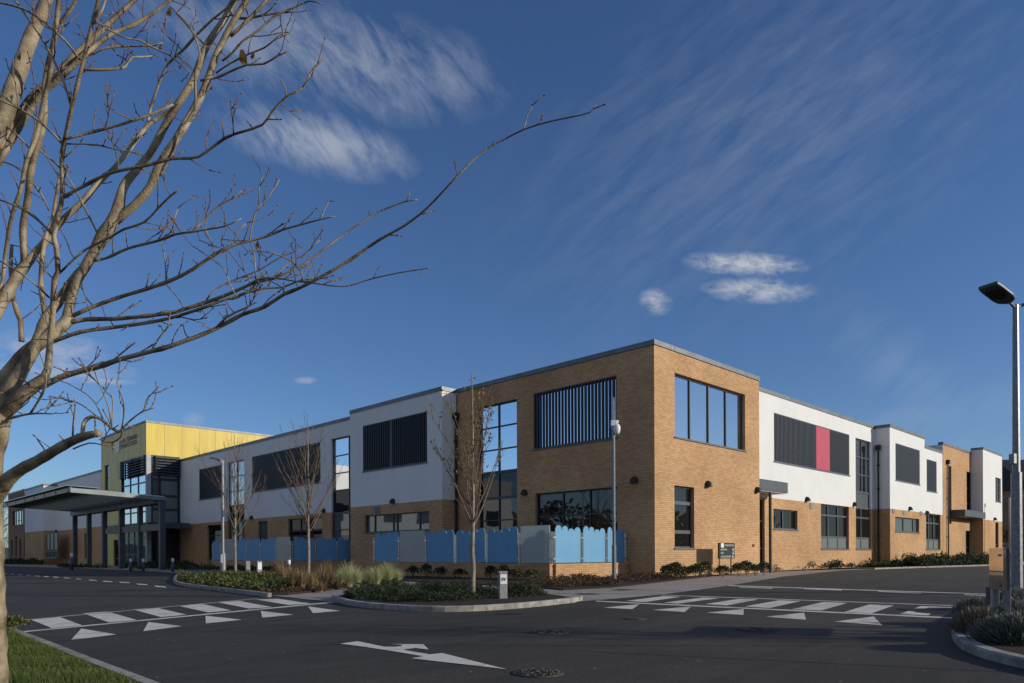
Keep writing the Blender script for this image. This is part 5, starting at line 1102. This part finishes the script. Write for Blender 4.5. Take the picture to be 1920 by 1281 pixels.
def depth_of(i, cache={}):
    if i in cache: return cache[i]
    pts, dd, par = BR_[i]
    if par is None: d0 = TD
    else:
        pp, pd = BR_[par][0], depth_of(par); b = min(range(len(pp)), key=lambda k: (pp[k][0]-pts[0][0])**2+(pp[k][1]-pts[0][1])**2); d0 = pd[b]
        if b < len(pp)-1 or b > 0:
            best = None
            for k in range(len(pp)-1):
                ax_, ay_ = pp[k][:2]; bx_, by_ = pp[k+1][:2]; L2 = (bx_-ax_)**2+(by_-ay_)**2 or 1; tt = max(0, min(1, ((pts[0][0]-ax_)*(bx_-ax_)+(pts[0][1]-ay_)*(by_-ay_))/L2)); dd2 = (ax_+(bx_-ax_)*tt-pts[0][0])**2+(ay_+(by_-ay_)*tt-pts[0][1])**2
                if best is None or dd2 < best[0]: best = (dd2, pd[k]+(pd[k+1]-pd[k])*tt)
            d0 = best[1]
    acc = [0]
    for a, b in zip(pts, pts[1:]): acc.append(acc[-1]+math.hypot(a[0]-b[0], a[1]-b[1]))
    cache[i] = [d0+dd*(a/acc[-1])**1.2+.04*math.sin(a*.02+i) *(0 if a == 0 else 1) for a in acc]
    return cache[i]
big = MB(); mid_ = MB(); tw = MB(); rnd = random.Random(21)
def spline(pts, ds, st=14):
    q = []
    P3 = [at(p[0], p[1], d) for p, d in zip(pts, ds)]; R3 = [p[2]/2/FPX*d for p, d in zip(pts, ds)]
    for i in range(len(P3)-1):
        a, b = P3[i], P3[i+1]; p0 = P3[i-1] if i else a*2-b; p3 = P3[i+2] if i+2 < len(P3) else b*2-a
        n = max(2, int((b-a).length/.06)); n = min(n, 8)
        for k in range(n):
            t = k/n; t2, t3 = t*t, t*t*t
            q.append((.5*((2*a)+(b-p0)*t+(2*p0-5*a+4*b-p3)*t2+(-p0+3*a-3*b+p3)*t3), R3[i]+(R3[i+1]-R3[i])*t))
    q.append((P3[-1], R3[-1])); return q
def spur(o, d, Ln, r, lev):
    n = max(2, int(Ln/.035)); q = [o]; rr = [r]
    for i in range(n):
        d = (d+Vector((rnd.uniform(-.22, .22), rnd.uniform(-.22, .22), rnd.uniform(-.12, .26)))).normalized(); q.append(q[-1]+d*Ln/n); rr.append(max(r*(1-.35*(i+1)/n), .0028))
        if i < n-1 and rnd.random() < .75:       # bud
            s_ = (d+d.orthogonal()*rnd.choice((-1, 1))*.9+Vector((rnd.uniform(-.5, .5), rnd.uniform(-.5, .5), .3))).normalized(); b = q[-1]; tw.tube([b, b+s_*.008, b+s_*.017], [.0028, .0042, .0012], 5)
        if lev < 2 and i > 0 and rnd.random() < .26: spur(q[-1], (d+Vector((rnd.uniform(-1, 1), rnd.uniform(-1, 1), rnd.uniform(-.2, .9)))*.7).normalized(), Ln*rnd.uniform(.3, .6), r*.8, lev+1)
    tw.tube(q, rr, 5); b = q[-1]; tw.tube([b, b+d*.009, b+d*.02], [.003, .0048, .0012], 5)
for i, (pts, dd, par) in enumerate(BR_):
    ds = depth_of(i); q = spline(pts, ds); tgt = big if pts[0][2] >= 18 else mid_
    rr = [r*(1+.05*math.sin(k*1.9+i)+(.16 if k % 7 == 3 and r < .02 else 0)) for k, (_, r) in enumerate(q)]
    tgt.tube([a for a, _ in q], rr, 12 if pts[0][2] >= 12 else 7)
    if i == trunk: continue
    acc = 0; nxt = rnd.uniform(.1, .2)
    for k in range(1, len(q)):
        acc += (q[k][0]-q[k-1][0]).length; r = q[k][1]
        if acc > nxt and r < .021:
            if pts[k*0][0] > 600: pass
            d = (q[k][0]-q[k-1][0]).normalized(); px_far = (q[k][0]-CAM).dot(RT)/(q[k][0]-CAM).dot(FW)*FPX+PPX
            sparse = px_far > 600
            s_ = Vector((rnd.uniform(-1, 1), rnd.uniform(-1, 1), rnd.uniform(-.5, 1))).normalized()
            Ln = rnd.uniform(.03, .10) if sparse else rnd.uniform(.05, .24)
            spur(q[k][0], (d*.7+s_).normalized(), Ln, max(.0032, min(.0048, r*.6)), 1)
            acc = 0; nxt = rnd.uniform(.2, .4) if sparse else rnd.uniform(.06, .16)
cutp = BR_[Lb][0][-1]
build(big, 'trunk', 'bark', tree, smooth=True); build(mid_, 'branches', 'bark', tree, smooth=True); build(tw, 'twigs', 'twig', tree, smooth=True)
for (px, py, sz) in ((455, 108, 25), (474, 104, 13), (317, 22, 16), (300, 90, 11), (311, 112, 8), (483, 459, 13), (36, 105, 15), (47, 165, 8), (396, 165, 8)):
    d0 = 4.9; c = at(px, py, d0); s_ = sz/FPX*d0; lf = MB(); n = 7; vs = []
    r1 = random.Random(px); axd = (RT*r1.uniform(-.4, .4)-UP).normalized(); sd = (FW.cross(axd)+FW*.4).normalized()
    for k in range(n): a = 2*math.pi*k/n; vs.append(c+axd*(-math.cos(a)*s_*.62)+sd*(math.sin(a)*s_*.36)+FW*(.15*s_*math.sin(2*a)))
    lf.add([tuple(v) for v in vs]+[tuple(c+FW*s_*.12)], [(k, (k+1) % n, n) for k in range(n)]); build(lf, 'leaf', 'leaf_yellow', tree)

# ------------------------------------------------------------------ what lies beyond
wb = MB(); rnd = random.Random(77); n = 420
for i in range(n):
    a = PHI+R_(52)+i/n*R_(256); rr_ = 108+rnd.uniform(-4, 4); h_ = 8+3*math.sin(i*.21)+rnd.uniform(-1.2, 1.8); x, y = CAM.x+rr_*math.cos(a), CAM.y+rr_*math.sin(a)
    for k in range(34):
        c = Vector((x+rnd.uniform(-1.5, 1.5), y+rnd.uniform(-2.5, 2.5), h_*rnd.uniform(.02, .95))); leafcard(wb, c, 1.7, rnd, 1, .9)
tag(build(wb, 'woodland', 'far_leaf'), 'brown winter woodland ringing the grounds behind the viewpoint', 'woodland', kind='stuff')
T = thing('brick_building', (86, 16, 0), 'dark slate-roofed brick building behind the right lamp post', 'building')
bx0 = at(1880, 1039, 92); bd = RT; wz0 = at(1885, 912, 92).z; wz1 = at(1885, 856, 92).z
cB = at(1990, 1039, 100); cB.z = 0
mb = MB(); mb.obox(cB, RT, FW, 9, 7, 0, wz0); build(mb, 'wall', 'brick_red', T)
mb = MB(); q0 = cB; vs = []
for a, b, z in ((-9.4, -7.5, wz0+.004), (9.4, -7.5, wz0+.004), (9.4, 7.5, wz0+.004), (-9.4, 7.5, wz0+.004), (-9.3, 0, wz1+.6), (9.3, 0, wz1+.6)): v = q0+RT*a+FW*b; vs.append((v.x, v.y, z))
mb.add(vs, [(0, 1, 5, 4), (1, 2, 5), (2, 3, 4, 5), (3, 0, 4), (3, 2, 1, 0)]); build(mb, 'roof', 'slate', T)
for k in range(3):
    for zc_ in (2.2, 5.6):
        v = cB+RT*(-6.9+k*2.6)-FW*7.02; w_ = MB(); w_.obox(v, RT, FW, .6, .04, zc_, zc_+1.5); wo = build(w_, 'window', 'plate', T); w_ = MB(); w_.obox(v-FW*.03, RT, FW, .5, .03, zc_+.12, zc_+1.38); build(w_, 'pane', 'dark', wo)
p = at(1893.5, 1039, 68); p.z = 0; zt_ = at(1893, 933, 68).z
T = thing('street_lamp', p, 'small distant lamp post before the dark brick building', 'street lamp'); mb = MB(); mb.tube([p, (p.x, p.y, zt_)], [.10, .07], 8); build(mb, 'pole', 'galv', T); mb = MB(); q = Vector((p.x, p.y, 0)); mb.tube([(p.x, p.y, zt_), tuple(q+RT*.5+UP*(zt_+.15))], .05, 6); mb.obox(q+RT*.8, RT, FW, .4, .15, zt_+.1, zt_+.2); build(mb, 'lantern', 'galv', T)
def fartree(px, dd, h_, r, seed, label):
    p = at(px, 1039, dd); p.z = 0; rnd = random.Random(seed); t = thing('background_tree', p, label, 'tree', 'trees beyond the school'); tr = MB(); tr.tube([p, (p.x, p.y, h_*.5), (p.x+.3, p.y, h_*.9)], [.25, .16, .05], 7); cw = MB()
    for i in range(26):
        a = rnd.uniform(0, 6.28); z0 = h_*rnd.uniform(.25, .7); o = Vector((p.x, p.y, z0)); e = o+Vector((math.cos(a)*r*rnd.uniform(.5, 1), math.sin(a)*r*rnd.uniform(.5, 1), h_*rnd.uniform(.1, .35))); tr.tube([o, o.lerp(e, .5)+UP*.2, e], [.08, .05, .02], 4)
        for k in range(26):
            f = rnd.uniform(.4, 1.05); c = o.lerp(e, f)+Vector((rnd.gauss(0, .5), rnd.gauss(0, .5), rnd.gauss(0, .5))); cw.tube([c, c+Vector((rnd.uniform(-.6, .6), rnd.uniform(-.6, .6), rnd.uniform(0, .8)))], [.025, .01], 3, False)
    build(tr, 'trunk', 'bark2', t); build(cw, 'crown', 'far_leaf', t)
for i, (px, dd, h_, r, lb) in enumerate(((-35, 150, 13, 6, 'bare tree at the far left beyond the last brick block'), (5, 165, 16, 6, 'tall bare tree just left of the far brick block'), (28, 175, 9, 5, 'low bare tree hidden behind the far brick block'), (1887, 80, 4.5, 2.2, 'bushy tree beside the last white block'), (1912, 84, 5, 2.5, 'bushy tree in front of the dark brick building'), (-80, 150, 12, 6, 'bare tree outside the left edge'))): fartree(px, dd, h_, r, 60+i, lb)
q = at(5, 1039, 135); q.z = 0; T = thing('boundary_wall', q, 'blue-grey boundary wall at the far left', 'wall'); mb = MB(); mb.obox(q-RT*10, RT, FW, 12, .2, 0, 1.9); build(mb, 'masonry', 'coping', T)
q = at(5, 1039, 136); q.z = 0; T = thing('boundary_fence', q, 'pale mesh fence above the far left wall', 'fence'); mb = MB()
for k in range(60): mb.obox(q-RT*(22-k*.4), RT, FW, .03, .03, 1.9, 4.6)
mb.obox(q-RT*10, RT, FW, 12, .03, 4.55, 4.65); build(mb, 'bars', 'galv', T)
hd = MB(); n = 60; vs = []
for i in range(n+1):
    a = R_(-20)+i/n*R_(130); r = 700; zt_ = 6+4*math.sin(i*.7)+3*math.sin(i*1.9); vs += [(CAM.x+r*math.cos(a), CAM.y+r*math.sin(a), -2), (CAM.x+(r+60)*math.cos(a), CAM.y+(r+60)*math.sin(a), zt_), (CAM.x+(r+200)*math.cos(a), CAM.y+(r+200)*math.sin(a), -2)]
hd.add(vs, [f for i in range(n) for f in ((3*i, 3*i+3, 3*i+4, 3*i+1), (3*i+1, 3*i+4, 3*i+5, 3*i+2))]); tag(build(hd, 'hills', 'leaf_dark'), kind='structure')
def carbuild(p, ax, label):
    n = Vector((-ax.y, ax.x, 0)); T = thing('parked_car', p, label, 'car'); prof = [(-2.1, .3), (-2.1, .75), (-1.9, .95), (-1.2, 1.0), (-.6, 1.42), (.9, 1.45), (1.6, 1.05), (2.05, .95), (2.12, .5), (2.1, .3)]
    mb = MB(); k = len(prof); vs = []
    for s_ in (-.85, .85):
        for a, z in prof: q = p+ax*a+n*s_*(1 if z < 1.1 else .82); vs.append((q.x, q.y, z))
    mb.add(vs, [tuple(range(k)), tuple(range(2*k-1, k-1, -1))]+[(i, i+k, (i+1) % k+k, (i+1) % k) for i in range(k)]); build(mb, 'body', 'fin', T, bevel=.05)
    for s_ in (-1, 1):
        mb = MB(); vs = [tuple(p+ax*a+n*s_*.80+UP*z) for a, z in ((-.95, 1.05), (-.5, 1.36), (.8, 1.38), (1.35, 1.06))]; mb.add(vs, [(0, 1, 2, 3)]); build(mb, 'side_window', 'dim', T)
        for a in (-1.3, 1.35):
            c = p+ax*a+n*s_*.8; mb = MB(); mb.tube([c-n*.1*s_+UP*.32, c+n*.08*s_+UP*.32], .32, 16); wh = build(mb, 'wheel', 'black', T); mb = MB(); mb.tube([c+n*.081*s_+UP*.32, c+n*.10*s_+UP*.32], .19, 12); build(mb, 'rim', 'galv', wh)
q = at(1889, 1039, 73); q.z = 0; carbuild(q, (RT*.5+FW*.86).normalized(), 'dark car parked beyond the last white block beside the small lamp post')
# trees to the right of the frame: they throw the long thin shadows across the road
def worldpt(la, de): q = CAM+RT*la+FW*de; q.z = 0; return q
def sidetree(la, de, Ht, seed, label):
    p = worldpt(la, de); rnd = random.Random(seed); t = thing('young_tree', p, label, 'tree', 'trees right of the frame'); tr = MB(); tr.tube([p, p+UP*Ht*.5, p+UP*Ht*.9], [.09, .06, .02], 8); br_ = MB(); lf = MB()
    for i in range(30):
        z0 = Ht*rnd.uniform(.42, .85); a = i*2.4; o = p+UP*z0; e = o+Vector((math.cos(a), math.sin(a), 1.1))*rnd.uniform(.5, 1.1); br_.tube([o, e], [.018, .006], 4)
        for k in range(8):
            c = o.lerp(e, rnd.uniform(.3, 1)); br_.tube([c, c+Vector((rnd.uniform(-.3, .3), rnd.uniform(-.3, .3), rnd.uniform(.1, .5)))], [.007, .003], 3)
        for k in range(14): leafcard(lf, o.lerp(e, rnd.uniform(.3, 1.1))+Vector((rnd.gauss(0, .15), rnd.gauss(0, .15), rnd.gauss(0, .15))), .09, rnd, 1, .7)
    build(tr, 'trunk', 'bark2', t); build(br_, 'branches', 'twig', t); build(lf, 'leaves', 'leaf_yellow', t)
sidetree(13.6, 6.95, 5.2, 5, 'young tree outside the right edge, nearer the camera')
sidetree(22.0, 16.5, 6.0, 6, 'young tree outside the right edge, further off')
